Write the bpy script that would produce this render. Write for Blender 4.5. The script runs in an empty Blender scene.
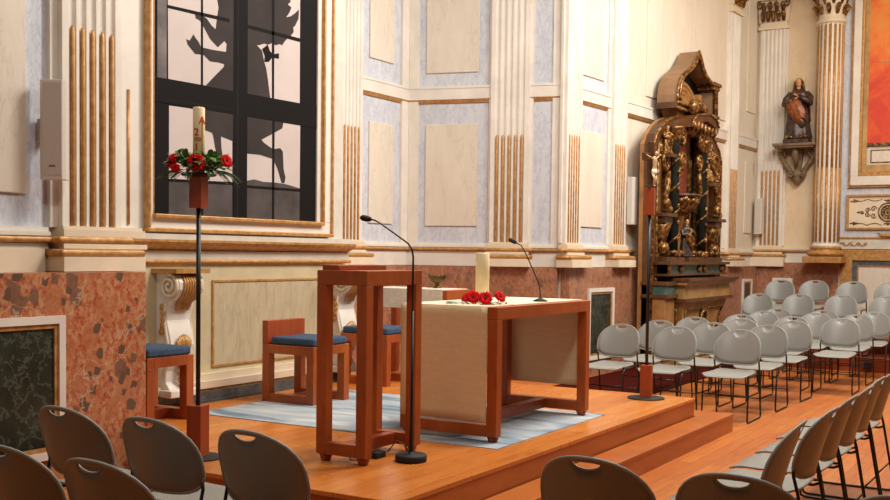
import bpy, math, random
from mathutils import Vector, Matrix, Euler
random.seed(7)
PI = math.pi
C = bpy.context.scene.collection
sc = bpy.context.scene

# ------------------------------------------------------------------ materials
def new_mat(name):
    m = bpy.data.materials.new(name); m.use_nodes = True
    nt = m.node_tree; b = nt.nodes['Principled BSDF']
    return m, nt, b
def lin(c):
    return tuple((x/12.92 if x <= .04045 else ((x+.055)/1.055)**2.4) for x in [v/255 for v in c]) + (1,)
def coords(nt, scale=(1,1,1), rot=(0,0,0), kind='Object'):
    tc = nt.nodes.new('ShaderNodeTexCoord'); mp = nt.nodes.new('ShaderNodeMapping')
    mp.inputs['Scale'].default_value = scale; mp.inputs['Rotation'].default_value = rot
    nt.links.new(tc.outputs[kind], mp.inputs[0]); return mp.outputs[0]
def ramp(nt, fac, stops, interp='LINEAR'):
    r = nt.nodes.new('ShaderNodeValToRGB'); r.color_ramp.interpolation = interp
    e = r.color_ramp.elements
    while len(e) < len(stops): e.new(.5)
    for i, (p, c) in enumerate(stops): e[i].position = p; e[i].color = lin(c)
    nt.links.new(fac, r.inputs[0]); return r.outputs[0]
def noise(nt, vec, scale, detail=4, rough=.55, dist=0):
    n = nt.nodes.new('ShaderNodeTexNoise'); n.inputs['Scale'].default_value = scale
    n.inputs['Detail'].default_value = detail; n.inputs['Roughness'].default_value = rough
    n.inputs['Distortion'].default_value = dist
    nt.links.new(vec, n.inputs['Vector']); return n.outputs[0]
def mix(nt, fac, a, b, mode='MIX'):
    m = nt.nodes.new('ShaderNodeMix'); m.data_type = 'RGBA'; m.blend_type = mode
    if isinstance(fac, (int, float)): m.inputs[0].default_value = fac
    else: nt.links.new(fac, m.inputs[0])
    for i, v in ((6, a), (7, b)):
        if isinstance(v, tuple): m.inputs[i].default_value = lin(v)
        else: nt.links.new(v, m.inputs[i])
    return m.outputs[2]
def bump(nt, b, h, strength=.2, dist=.01):
    n = nt.nodes.new('ShaderNodeBump'); n.inputs['Strength'].default_value = strength; n.inputs['Distance'].default_value = dist
    nt.links.new(h, n.inputs['Height']); nt.links.new(n.outputs[0], b.inputs['Normal'])
def plain(name, col, rough=.5, metal=0, var=.0, spec=.5, scale=6):
    m, nt, b = new_mat(name)
    b.inputs['Roughness'].default_value = rough; b.inputs['Metallic'].default_value = metal
    b.inputs['Specular IOR Level'].default_value = spec
    if var:
        v = coords(nt); n = noise(nt, v, scale)
        lo = tuple(max(0, x*(1-var)) for x in col); hi = tuple(min(255, x*(1+var)) for x in col)
        nt.links.new(ramp(nt, n, [(.3, lo), (.7, hi)]), b.inputs['Base Color'])
    else: b.inputs['Base Color'].default_value = lin(col)
    return m
def veined(name, base, base2, vein, vscale=2.2, width=.04, stretch=(1,1,.55), rough=.4, amount=.6, rot=(0,.6,.3)):
    m, nt, b = new_mat(name); v = coords(nt, stretch, rot)
    n1 = noise(nt, v, 3.5, 6, .65, .6)
    c1 = ramp(nt, n1, [(.3, base), (.7, base2)])
    n2 = noise(nt, v, vscale, 9, .68, .25)
    mm = nt.nodes.new('ShaderNodeMath'); mm.operation = 'SUBTRACT'; nt.links.new(n2, mm.inputs[0]); mm.inputs[1].default_value = .5
    ab = nt.nodes.new('ShaderNodeMath'); ab.operation = 'ABSOLUTE'; nt.links.new(mm.outputs[0], ab.inputs[0])
    mr = nt.nodes.new('ShaderNodeMapRange'); nt.links.new(ab.outputs[0], mr.inputs[0])
    mr.inputs[1].default_value = 0; mr.inputs[2].default_value = width; mr.inputs[3].default_value = amount; mr.inputs[4].default_value = 0
    nt.links.new(mix(nt, mr.outputs[0], c1, vein), b.inputs['Base Color'])
    b.inputs['Roughness'].default_value = rough
    return m
def breccia(name, scale=6, mute=0):
    m, nt, b = new_mat(name); v = coords(nt, (1, 1, .8), (.3, .5, 0))
    wn = nt.nodes.new('ShaderNodeTexNoise'); wn.inputs['Scale'].default_value = 5; wn.inputs['Detail'].default_value = 5
    nt.links.new(v, wn.inputs['Vector'])
    wv = nt.nodes.new('ShaderNodeMix'); wv.data_type = 'VECTOR'; wv.inputs[0].default_value = .10
    nt.links.new(v, wv.inputs[4]); nt.links.new(wn.outputs['Color'], wv.inputs[5])
    fine = ramp(nt, noise(nt, v, 26, 6, .75), [(.36, (150,70,44)), (.46, (176,98,66)), (.54, (188,134,96)), (.66, (188,150,114))])
    def vor(sc_, feat='F1'):
        q = nt.nodes.new('ShaderNodeTexVoronoi'); q.feature = feat; q.inputs['Scale'].default_value = sc_; nt.links.new(wv.outputs[1], q.inputs['Vector']); return q
    def gate(q, thr, dist):
        sp = nt.nodes.new('ShaderNodeSeparateColor'); nt.links.new(q.outputs['Color'], sp.inputs[0])
        g = nt.nodes.new('ShaderNodeMath'); g.operation = 'GREATER_THAN'; nt.links.new(sp.outputs[0], g.inputs[0]); g.inputs[1].default_value = thr
        l = nt.nodes.new('ShaderNodeMapRange'); nt.links.new(q.outputs['Distance'], l.inputs[0]); l.inputs[1].default_value = dist; l.inputs[2].default_value = dist*1.12; l.inputs[3].default_value = 1; l.inputs[4].default_value = 0
        k = nt.nodes.new('ShaderNodeMath'); k.operation = 'MULTIPLY'; nt.links.new(g.outputs[0], k.inputs[0]); nt.links.new(l.outputs[0], k.inputs[1]); return k.outputs[0]
    v1, v2, v3 = vor(scale), vor(scale*2.1), vor(scale*1.2)
    v3.distance = 'MANHATTAN'; v2.distance = 'MANHATTAN'
    c = mix(nt, gate(v2, .45, .56), fine, mix(nt, .35, (182,126,84), fine))
    c = mix(nt, gate(v1, .5, .46), c, mix(nt, .4, (174,110,72), fine))
    c = mix(nt, gate(v3, .60, .50), c, mix(nt, .2, (108,86,70), fine))
    c = mix(nt, gate(v2, .72, .52), c, (104,80,64))
    vn = noise(nt, coords(nt, (1,1,1), (0,.7,0)), 1.3, 6, .6, .5)
    mm = nt.nodes.new('ShaderNodeMath'); mm.operation = 'SUBTRACT'; nt.links.new(vn, mm.inputs[0]); mm.inputs[1].default_value = .52
    ab = nt.nodes.new('ShaderNodeMath'); ab.operation = 'ABSOLUTE'; nt.links.new(mm.outputs[0], ab.inputs[0])
    mr = nt.nodes.new('ShaderNodeMapRange'); nt.links.new(ab.outputs[0], mr.inputs[0]); mr.inputs[2].default_value = .008; mr.inputs[3].default_value = .7; mr.inputs[4].default_value = 0
    c = mix(nt, mr.outputs[0], c, (206,176,150))
    if mute: c = mix(nt, mute, c, ramp(nt, noise(nt, coords(nt, (1.6,1.6,.5)), 6, 6, .7), [(.34, (112,84,68)), (.5, (150,110,88)), (.66, (176,136,108))]))
    nt.links.new(c, b.inputs['Base Color']); b.inputs['Roughness'].default_value = .3
    return m
def wood(name, a, bcol, c3, scale=(1,1,1), rough=.35, grain=14):
    m, nt, b = new_mat(name); v = coords(nt, scale)
    n = noise(nt, v, grain, 5, .6, .8); n2 = noise(nt, v, 2.0, 2)
    c = mix(nt, .5, ramp(nt, n, [(.3, a), (.5, bcol), (.72, c3)]), ramp(nt, n2, [(.35, a), (.65, c3)]))
    nt.links.new(c, b.inputs['Base Color']); b.inputs['Roughness'].default_value = rough
    return m
def planks(name, cols, w=.11, L=1.5, rough=.3):
    m, nt, b = new_mat(name); v = coords(nt)
    br = nt.nodes.new('ShaderNodeTexBrick'); nt.links.new(v, br.inputs['Vector'])
    br.inputs['Scale'].default_value = 1; br.inputs['Brick Width'].default_value = L; br.inputs['Row Height'].default_value = w
    br.inputs['Mortar Size'].default_value = .0016; br.inputs['Bias'].default_value = 0; br.offset = .37
    br.inputs['Color1'].default_value = (0,0,0,1); br.inputs['Color2'].default_value = (1,1,1,1); br.inputs['Mortar'].default_value = (.4,.4,.4,1)
    c = ramp(nt, br.outputs['Color'], [(0, cols[0]), (.5, cols[1]), (1, cols[2])])
    v2 = coords(nt, (1.3, 16, 16)); n = noise(nt, v2, 1.4, 6, .62, .9)
    g = ramp(nt, n, [(.28, cols[3]), (.5, cols[1]), (.75, cols[2])])
    v3 = coords(nt, (.6, 4, 4)); k = noise(nt, v3, 1.6, 3, .5, .5)
    c = mix(nt, .5, c, g); c = mix(nt, ramp(nt, k, [(.6, (0,0,0)), (.78, (120,120,120))]), c, cols[3])
    c = mix(nt, br.outputs['Fac'], c, (96, 44, 18))
    nt.links.new(c, b.inputs['Base Color'])
    nr = noise(nt, v, 3); mr = nt.nodes.new('ShaderNodeMapRange'); nt.links.new(nr, mr.inputs[0]); mr.inputs[3].default_value = rough-.06; mr.inputs[4].default_value = rough+.12
    nt.links.new(mr.outputs[0], b.inputs['Roughness'])
    return m

M = {}
M['cream'] = plain('cream_paint', (226,219,208), .55, var=.04, scale=3)
M['cream2'] = plain('cream_paint_warm', (224,208,182), .6, var=.05, scale=2)
M['plaster'] = veined('cream_plaster', (230,219,202), (221,209,190), (211,198,178), 1.2, .02, (1,1,.3), .6, .4)
M['endplaster'] = veined('marbled_plaster', (236,214,180), (228,204,168), (216,190,154), 1.6, .02, (1,1,.6), .55, .5)
M['blue'] = veined('blue_marbling', (216,217,220), (196,201,212), (160,170,194), 5, .035, (1.6,1.6,.7), .45, .55)
M['panel'] = veined('cream_marbling', (226,216,200), (216,205,188), (180,168,154), 1.5, .012, (1.8,1.8,.5), .42, .42)
M['altarpanel'] = veined('yellow_grey_marbling', (200,186,154), (180,166,136), (146,136,114), 2.6, .03, (2.2,1,.5), .4, .4)
M['altarcream'] = plain('altar_olive_cream', (198,184,148), .5, var=.04)
M['ceil'] = plain('ceiling_paint', (112,102,88), .8)
M['frieze'] = plain('grey_cream_frieze', (206,200,188), .5, var=.04)
M['breccia'] = breccia('red_breccia_marble', 6.5)
M['breccia2'] = breccia('brown_red_marble', 9, .5)
M['green'] = veined('dark_green_marble', (24,32,26), (50,58,48), (116,124,104), 6, .022, (1,1,1), .3, .5)
M['grey'] = veined('grey_marble', (104,106,104), (82,84,84), (56,58,60), 4, .05, (1,1,1), .35, .7)
m, nt, b = new_mat('gilding'); v = coords(nt); n = noise(nt, v, 18, 4)
nt.links.new(ramp(nt, n, [(.3, (164,114,58)), (.55, (190,142,82)), (.8, (210,170,112))]), b.inputs['Base Color'])
b.inputs['Metallic'].default_value = .2; b.inputs['Roughness'].default_value = .42; M['gold'] = m
m, nt, b = new_mat('aged_gilding'); v = coords(nt); n = noise(nt, v, 22, 5)
nt.links.new(ramp(nt, n, [(.34, (58,34,17)), (.52, (124,82,38)), (.7, (208,162,88))]), b.inputs['Base Color'])
b.inputs['Metallic'].default_value = .45; b.inputs['Roughness'].default_value = .36; M['oldgold'] = m
M['brown'] = wood('dark_brown_wood', (58,34,18), (86,52,26), (112,72,36), (1,1,1), .4, 8)
M['canopywood'] = plain('brown_grey_paint', (134,102,72), .5, var=.08)
M['ochre'] = plain('ochre_painted_wood', (158,112,64), .5, var=.14)
M['tan'] = plain('tan_painted_wood', (176,138,84), .5, var=.14, scale=5)
M['teal'] = plain('teal_painted_wood', (66,98,92), .4, var=.15)
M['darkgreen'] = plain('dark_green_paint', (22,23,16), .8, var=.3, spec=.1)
M['redcloth'] = plain('dark_red_cloth', (120,52,34), .7, var=.25, scale=20)
M['black'] = plain('black_metal', (14,14,15), .4, 0)
M['blackmatte'] = plain('black_rubber', (26,25,25), .7)
M['cherry'] = wood('cherry_wood', (134,60,22), (164,80,32), (186,98,44), (1,1,.35), .34, 11)
M['cherryt'] = wood('cherry_wood_red', (132,54,26), (154,66,33), (170,78,40), (1,1,.3), .36, 14)
M['floor'] = planks('floor_planks', [(178,94,38), (192,108,46), (208,128,58), (146,72,26)], .12, 1.8, .34)
M['stage'] = planks('platform_planks', [(194,108,42), (208,124,52), (224,148,70), (162,80,28)], .16, 2.2, .26)
M['stagefront'] = wood('platform_front_wood', (160,82,32), (180,98,40), (196,114,52), (.5,.5,3), .35, 6)
M['tribune'] = wood('tribune_wood', (110,44,20), (134,58,26), (150,70,34), (.5,.5,3), .4, 5)
M['redcarpet'] = plain('dark_red_carpet', (64,16,8), .95, spec=.05, var=.15, scale=40)
M['chair'] = plain('grey_plastic', (130,129,124), .36, var=.015, scale=1)
M['chairedge'] = plain('pale_grey_plastic', (148,147,140), .4)
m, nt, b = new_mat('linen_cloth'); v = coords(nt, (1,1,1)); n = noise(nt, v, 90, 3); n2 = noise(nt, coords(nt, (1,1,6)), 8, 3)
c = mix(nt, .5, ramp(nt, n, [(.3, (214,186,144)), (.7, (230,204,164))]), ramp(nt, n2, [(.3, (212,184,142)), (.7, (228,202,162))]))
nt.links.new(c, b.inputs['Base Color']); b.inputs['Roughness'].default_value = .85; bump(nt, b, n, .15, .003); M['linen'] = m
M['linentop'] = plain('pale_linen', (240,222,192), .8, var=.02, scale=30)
M['white'] = plain('white_cloth', (226,218,200), .8, var=.05, scale=30)
M['cushion'] = plain('blue_felt', (54,78,104), .85, var=.12, scale=30)
m, nt, b = new_mat('blue_grey_rug'); v = coords(nt, (3.2,.9,1)); n = noise(nt, v, 1.1, 2, .45, .6); n2 = noise(nt, coords(nt), 120, 2)
c = ramp(nt, n, [(.34, (92,112,130)), (.44, (136,154,168)), (.5, (180,188,192)), (.57, (150,166,178)), (.66, (200,202,198))])
c = mix(nt, .12, c, ramp(nt, n2, [(.3, (90,100,110)), (.7, (230,230,225))])); nt.links.new(c, b.inputs['Base Color']); b.inputs['Roughness'].default_value = .95; M['rug'] = m
m, nt, b = new_mat('candle_wax'); b.inputs['Base Color'].default_value = lin((240,222,170)); b.inputs['Roughness'].default_value = .45
b.inputs['Subsurface Weight'].default_value = .0; M['wax'] = m
b.inputs['Base Color'].default_value = lin((250,234,186))
M['red'] = plain('red_petals', (200,8,16), .7, var=.2, scale=30, spec=.15)
M['redpaint'] = plain('red_wax_paint', (206,44,24), .5)
M['flowerheart'] = plain('dark_flower_heart', (70,14,12), .7, var=.4, scale=60)
M['leaf'] = plain('green_leaves', (84,118,58), .55, var=.35, scale=14)
M['leafdark'] = plain('dark_green_fronds', (60,90,52), .6, var=.3, scale=14)
M['silver'] = plain('silvery_foliage', (156,160,134), .6, var=.3, scale=20)
M['spk'] = plain('white_speaker_casing', (214,206,196), .45)
M['mesh'] = plain('speaker_grille', (198,186,178), .7, var=.05, scale=200)
M['ivory'] = plain('ivory_figure', (214,184,138), .4)
M['bronze'] = plain('dark_bronze', (112,84,40), .35, .6, var=.2)
M['pic_dark'] = plain('picture_black', (17,14,14), .7, spec=.15)
M['pic_bar'] = plain('picture_frame_grey', (34,29,29), .7, spec=.15)
M['pic_figure'] = plain('picture_silhouette', (56,50,49), .7, var=.15, scale=2, spec=.15)
M['pic_light'] = plain('picture_pale', (194,182,177), .6, var=.03, scale=2)
M['pic_hill'] = plain('picture_hills', (66,59,58), .7, var=.25, scale=4)
M['pic_jamb'] = plain('picture_jamb', (96,88,86), .6, var=.25, scale=5)
m, nt, b = new_mat('orange_canvas'); v = coords(nt, (1,1.0,1.2)); n = noise(nt, v, 1.1, 4, .6, 1)
sx = nt.nodes.new('ShaderNodeSeparateXYZ'); nt.links.new(v, sx.inputs[0]); ad = nt.nodes.new('ShaderNodeMapRange'); nt.links.new(sx.outputs[2], ad.inputs[0]); ad.inputs[1].default_value = 1.6; ad.inputs[2].default_value = 4.0; ad.inputs[3].default_value = -.16; ad.inputs[4].default_value = .16
sm = nt.nodes.new('ShaderNodeMath'); nt.links.new(n, sm.inputs[0]); nt.links.new(ad.outputs[0], sm.inputs[1])
nt.links.new(ramp(nt, sm.outputs[0], [(.3, (210,62,36)), (.45, (224,92,42)), (.58, (230,128,50)), (.75, (226,150,72))]), b.inputs['Base Color']); b.inputs['Roughness'].default_value = .6; M['orange'] = m
M['skin'] = plain('painted_flesh', (196,140,96), .45)
M['robe'] = plain('dark_gilded_robe', (64,48,42), .4, .2, var=.5, scale=16)
M['mantle'] = plain('russet_mantle', (132,70,34), .4, .15, var=.3, scale=14)
M['hair'] = plain('brown_hair', (78,46,26), .5, var=.3, scale=30)
M['stone'] = plain('bracket_stone', (120,98,72), .55, var=.2, scale=10)
M['halo'] = plain('pale_gilt_halo', (206,182,140), .5)
M['brass'] = plain('brass_urn', (104,76,34), .35, .5, var=.2)

# ------------------------------------------------------------------ mesh building
ORG = {}
class MB:
    def __init__(s, fr=None): s.v = []; s.f = []; s.mi = []; s.sm = []; s.cur = 0; s.fr = fr
    def add(s, vs, fs, smooth=False):
        o = len(s.v)
        for p in vs: s.v.append(s.fr(p) if s.fr else tuple(p))
        for f in fs: s.f.append([i+o for i in f]); s.mi.append(s.cur); s.sm.append(smooth)
        return s
    def mat(s, i): s.cur = i; return s
    def box(s, x0, x1, y0, y1, z0, z1):
        return s.add([(x0,y0,z0),(x1,y0,z0),(x1,y1,z0),(x0,y1,z0),(x0,y0,z1),(x1,y0,z1),(x1,y1,z1),(x0,y1,z1)],
              [(0,3,2,1),(4,5,6,7),(0,1,5,4),(1,2,6,5),(2,3,7,6),(3,0,4,7)])
    def prism(s, poly, a, b, axis='z', smooth=False):
        n = len(poly)
        f = {'z': lambda p, t: (p[0], p[1], t), 'x': lambda p, t: (t, p[0], p[1]), 'y': lambda p, t: (p[0], t, p[1])}[axis]
        vs = [f(p, a) for p in poly] + [f(p, b) for p in poly]
        area = sum(poly[i][0]*poly[(i+1) % n][1]-poly[(i+1) % n][0]*poly[i][1] for i in range(n))
        flip = (area < 0) ^ (axis == 'y') ^ (b < a)
        fs = [list(range(n))[::-1], list(range(n, 2*n))] + [(i, (i+1) % n, n+(i+1) % n, n+i) for i in range(n)]
        if flip: fs = [list(q)[::-1] for q in fs]
        o = len(s.f); s.add(vs, fs, False)
        if smooth:
            for k in range(o+2, len(s.f)): s.sm[k] = True
        return s
    def tube(s, path, r, n=8, caps=True, closed=False):
        P = [Vector(p) for p in path]; k = len(P); R = r if isinstance(r, (list, tuple)) else [r]*k
        vs = []; T = []
        for i in range(k):
            a = P[(i-1) % k] if (closed or i > 0) else P[i]; b = P[(i+1) % k] if (closed or i < k-1) else P[i]
            t = (b-a); t = t.normalized() if t.length > 1e-9 else Vector((0,0,1)); T.append(t)
        up = Vector((0,0,1)) if abs(T[0].z) < .9 else Vector((1,0,0))
        nrm = T[0].cross(up).normalized()
        for i in range(k):
            nrm = (nrm - T[i]*nrm.dot(T[i])); nrm = nrm.normalized() if nrm.length > 1e-6 else T[i].orthogonal().normalized()
            bn = T[i].cross(nrm)
            for j in range(n):
                a = 2*PI*j/n; q = P[i]+(nrm*math.cos(a)+bn*math.sin(a))*R[i]; vs.append(tuple(q))
        fs = []
        for i in range(k if closed else k-1):
            for j in range(n):
                i2 = (i+1) % k; fs.append((i*n+j, i*n+(j+1) % n, i2*n+(j+1) % n, i2*n+j))
        if caps and not closed: fs += [tuple(range(n))[::-1], tuple(range((k-1)*n, k*n))]
        return s.add(vs, fs, True)
    def lathe(s, prof, c=(0,0,0), n=24, fold=None, sx=1, sy=1, a0=0, a1=2*PI):
        vs = []; fs = []; full = abs(a1-a0-2*PI) < 1e-6; m = n if full else n+1; k = len(prof)
        for (r, z) in prof:
            for j in range(m):
                a = a0+(a1-a0)*j/n; rr = r*(fold(a, z) if fold else 1)
                vs.append((c[0]+rr*math.cos(a)*sx, c[1]+rr*math.sin(a)*sy, c[2]+z))
        for i in range(k-1):
            for j in range(n):
                j2 = (j+1) % m if full else j+1; fs.append((i*m+j, i*m+j2, (i+1)*m+j2, (i+1)*m+j))
        if full: fs += [tuple(range(m))[::-1], tuple(range((k-1)*m, k*m))]
        return s.add(vs, fs, True)
    def ball(s, c, r, nu=12, nv=8):
        if isinstance(r, (int, float)): r = (r, r, r)
        vs = [(c[0], c[1], c[2]-r[2])]; fs = []
        for i in range(1, nv):
            p = PI*i/nv
            for j in range(nu):
                a = 2*PI*j/nu; vs.append((c[0]+r[0]*math.sin(p)*math.cos(a), c[1]+r[1]*math.sin(p)*math.sin(a), c[2]-r[2]*math.cos(p)))
        vs.append((c[0], c[1], c[2]+r[2])); L = len(vs)-1
        for j in range(nu):
            fs.append((0, 1+(j+1) % nu, 1+j)); fs.append((L, L-nu+j, L-nu+(j+1) % nu))
        for i in range(nv-2):
            for j in range(nu):
                a = 1+i*nu; fs.append((a+j, a+(j+1) % nu, a+nu+(j+1) % nu, a+nu+j))
        return s.add(vs, fs, True)
    def sheet(s, rows, thick=0, smooth=True, nrm=None):
        k = len(rows); n = len(rows[0]); vs = [p for r in rows for p in r]
        fs = [(i*n+j, i*n+j+1, (i+1)*n+j+1, (i+1)*n+j) for i in range(k-1) for j in range(n-1)]
        if thick:
            d = nrm or (0, 0, -1); o = len(vs); vs = vs+[(p[0]+d[0]*thick, p[1]+d[1]*thick, p[2]+d[2]*thick) for p in vs]
            fs = fs+[tuple(q+o for q in f)[::-1] for f in fs]
            bd = [j for j in range(n)]+[i*n+n-1 for i in range(1, k)]+[(k-1)*n+j for j in range(n-2, -1, -1)]+[i*n for i in range(k-2, 0, -1)]
            for a, b2 in zip(bd, bd[1:]+bd[:1]): fs.append((b2, a, a+o, b2+o))
        return s.add(vs, fs, smooth)
    def build(s, name, mats, parent=None, org=None, bevel=0, label=None):
        o3 = org if org is not None else (ORG.get(parent.name, (0,0,0)) if parent else (0,0,0))
        me = bpy.data.meshes.new(name)
        me.from_pydata([(p[0]-o3[0], p[1]-o3[1], p[2]-o3[2]) for p in s.v], [], s.f)
        for m in (mats if isinstance(mats, (list, tuple)) else [mats]): me.materials.append(M[m])
        me.polygons.foreach_set('material_index', s.mi); me.polygons.foreach_set('use_smooth', s.sm); me.update()
        o = bpy.data.objects.new(name, me); C.objects.link(o)
        if parent: o.parent = parent; ORG[o.name] = o3
        elif org is not None: o.location = org; ORG[o.name] = tuple(org)
        if bevel:
            b = o.modifiers.new('edge', 'BEVEL'); b.width = bevel; b.segments = 2; b.limit_method = 'ANGLE'
        if label: o['label'] = label
        return o
def tag(o, label=None, cat=None, group=None, kind=None):
    if label: o['label'] = label
    if cat: o['category'] = cat
    if group: o['group'] = group
    if kind: o['kind'] = kind
    return o
def thing(name, label, cat, loc=(0,0,0), rz=0, group=None, world=True):
    o = bpy.data.objects.new(name, None); C.objects.link(o); o.location = loc; o.rotation_euler = (0,0,rz); o.empty_display_size = .1
    ORG[o.name] = tuple(loc) if world else (0,0,0)
    return tag(o, label, cat, group)
def struct(o): o['kind'] = 'structure'; return o
def copy_tree(o, parent=None):
    c = o.copy(); C.objects.link(c)
    if parent: c.parent = parent
    for ch in list(o.children): copy_tree(ch, c)
    return c
def frame(A, B):
    d = Vector((B[0]-A[0], B[1]-A[1])).normalized()
    return lambda p: (A[0]+d.x*p[0]-d.y*p[1], A[1]+d.y*p[0]+d.x*p[1], p[2])
def rotz(c, a):
    ca, sa = math.cos(a), math.sin(a)
    return lambda p: (c[0]+ca*p[0]-sa*p[1], c[1]+sa*p[0]+ca*p[1], c[2]+p[2])
def spiral(c, r0, r1, turns, a0=0, n=28, plane='xz', y=0, flip=1):
    out = []
    for i in range(n+1):
        t = i/n; a = a0+flip*turns*2*PI*t; r = r0+(r1-r0)*t
        p = (c[0]+r*math.cos(a), c[1]+r*math.sin(a)); out.append((p[0], y, p[1]) if plane == 'xz' else (p[0], p[1], y))
    return out

# ------------------------------------------------------------------ room shell
struct(MB().box(-3, 22, -5, 8.6, -.12, 0).build('floor', 'floor', org=(8,1,0)))
ZT = 6.9
def wall(name, A, B, mat, t=.3, z1=ZT, ext=0):
    fr = frame(A, B); L = math.hypot(B[0]-A[0], B[1]-A[1])
    o = MB(fr).box(0, L+ext, 0, t, 0, z1).build(name, mat, org=(A[0], A[1], 0)); struct(o); return o, fr, L
wp, fP, _ = wall('wall_pier', (2.6, 6.1), (5.55, 6.1), 'blue', .35)
wa, fA, _ = wall('wall_altar', (5.55, 6.42), (8.62, 6.42), 'frieze', 1.3)
wc, fC, _ = wall('wall_niche', (8.62, 7.75), (11.83, 7.75), 'blue', .3, ext=.2)
wb, fB, LB = wall('wall_niche_side', (11.83, 7.72), (12.36, 5.76), 'blue', .3)
wd, fD, LD = wall('wall_nave', (12.36, 5.72), (19.9, 5.30), 'plaster', .3, ext=.3)
we, fE, LE = wall('wall_end', (19.9, 5.30), (19.9, -3.5), 'endplaster', .3)

trim_no = [0]
def trim(mb, mat, org, bevel=0):
    trim_no[0] += 1
    return struct(mb.build('trim_%d' % trim_no[0], mat, org=org, bevel=bevel))
def halfround(mb, u0, u1, z, r, out):
    n = 8; prof = [(-out-r*math.sin(PI*i/n), z+r*math.cos(PI*i/n)) for i in range(n+1)]+[(0, z-r), (0, z+r)]
    mb.prism([(p[0], p[1]) for p in prof], u0, u1, 'x')
def rail(fr, u0, u1, org, z=1.665):
    mb = MB(fr); mb.cur = 0; halfround(mb, u0, u1, z, .021, .05)
    mb.cur = 1; mb.box(u0, u1, -.055, .0, z+.026, z+.055); mb.box(u0, u1, -.035, 0, z+.055, z+.085)
    mb.box(u0, u1, -.03, 0, 1.45, z-.026)
    trim(mb, ['gold', 'cream'], org)
def cornice(fr, u0, u1, org):
    mb = MB(fr); mb.cur = 0; mb.box(u0, u1, -.05, 0, 3.62, 3.76); mb.box(u0, u1, -.058, 0, 3.76, 3.79)
    mb.cur = 1; mb.prism([(-.046, 3.62), (-.02, 3.575), (0, 3.575), (0, 3.62)], u0, u1, 'x')
    trim(mb, ['cream', 'gold'], org)
def dado(fr, u0, u1, org, mat='breccia', out=.12, z1=1.445, panels=()):
    o = struct(MB(fr).box(u0, u1, -out, 0, 0, z1).build('trim_%d' % (trim_no[0]+1), mat, org=org)); trim_no[0] += 1
    for (a, b, c, d, gm) in panels:
        f = MB(fr); w = .05
        for (x0, x1, y0, y1) in ((a, b, d-w, d), (a, b, c, c+w), (a, a+w, c+w, d-w), (b-w, b, c+w, d-w)): f.box(x0, x1, -out-.03, -out, y0, y1)
        f.cur = 1; w2 = .03; a2, b2, c2, d2 = a+w, b-w, c+w, d-w
        for (x0, x1, y0, y1) in ((a2, b2, d2-w2, d2), (a2, b2, c2, c2+w2), (a2, a2+w2, c2+w2, d2-w2), (b2-w2, b2, c2+w2, d2-w2)): f.box(x0, x1, -out-.018, -out, y0, y1)
        f.build('panel_frame', ['cream', 'gold'], o)
        MB(fr).box(a2+w2, b2-w2, -out-.006, -out, c2+w2, d2-w2).build('marble_panel', gm, o)
def field(fr, u0, u1, z0, z1, parent, mat='panel', t=.022):
    MB(fr).box(u0, u1, -t, 0, z0, z1).build('inset_panel', mat, parent, bevel=.006)
def strip(fr, u0, u1, parent, t=.035, z0=1.75, z1=ZT, mat='cream'):
    MB(fr).box(u0, u1, -t, 0, z0, z1).build('corner_strip', mat, parent)

# --- pier at the left (front marble at y = 5.75)
dado(fP, 0, 2.78, (2.6,6.1,0), out=.35, panels=[(.55, 2.06, .23, 1.165, 'green')])
rail(fP, 0, 2.2, (2.6,6.1,0))
trim(MB(fP).box(0, 2.15, -.06, 0, 1.445, 1.6), 'cream2', (2.6,6.1,0))
field(fP, .3, 2.035, 1.97, 6.2, wp, 'panel')
strip(fP, 2.21, 2.27, wp, .04)
# --- niche
dado(fC, 1.6, 3.2, (8.62,7.75,0), 'breccia2'); rail(fC, 0, 3.2, (8.62,7.75,0)); cornice(fC, 0, 3.2, (8.62,7.75,0))
field(fC, 2.31, 2.85, 1.98, 3.26, wc); field(fC, 2.31, 2.85, 4.05, 6.3, wc)
strip(fC, 3.02, 3.22, wc)
dado(fB, 0, LB, (11.83,7.72,0), 'breccia2'); rail(fB, -.05, LB+.02, (11.83,7.72,0)); cornice(fB, 0, LB+.03, (11.83,7.72,0))
strip(fB, 0, .13, wb); strip(fB, 1.58, 1.67, wb); strip(fB, LB-.11, LB+.035, wb)
field(fB, .23, .94, 1.97, 3.3, wb); field(fB, .23, .94, 3.97, 6.3, wb)
# --- nave wall
dado(fD, -.02, 7.6, (12.36,5.72,0), 'breccia2', panels=[(.50, 1.27, .22, 1.17, 'green'), (6.6, 7.1, .22, 1.22, 'green')])
rail(fD, -.05, 2.1, (12.36,5.72,0)); rail(fD, 5.6, 7.55, (12.36,5.72,0)); cornice(fD, -.03, 7.55, (12.36,5.72,0))
bluebit = MB(fD).box(.33, 1.32, -.012, 0, 1.75, ZT).build('blue_panel', 'blue', wd)
field(fD, .44, 1.08, 1.98, 3.24, wd, 'plaster', .03); field(fD, .44, 1.08, 3.96, 6.4, wd, 'plaster', .03)
strip(fD, 1.20, 1.34, wd, .04)
field(fD, 2.5, 5.9, 3.95, 6.6, wd, 'plaster', .02)
field(fD, 6.95, 7.35, 2.05, 3.35, wd, 'plaster', .02); field(fD, 6.95, 7.4, 4.25, 6.6, wd, 'plaster', .02)
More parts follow.
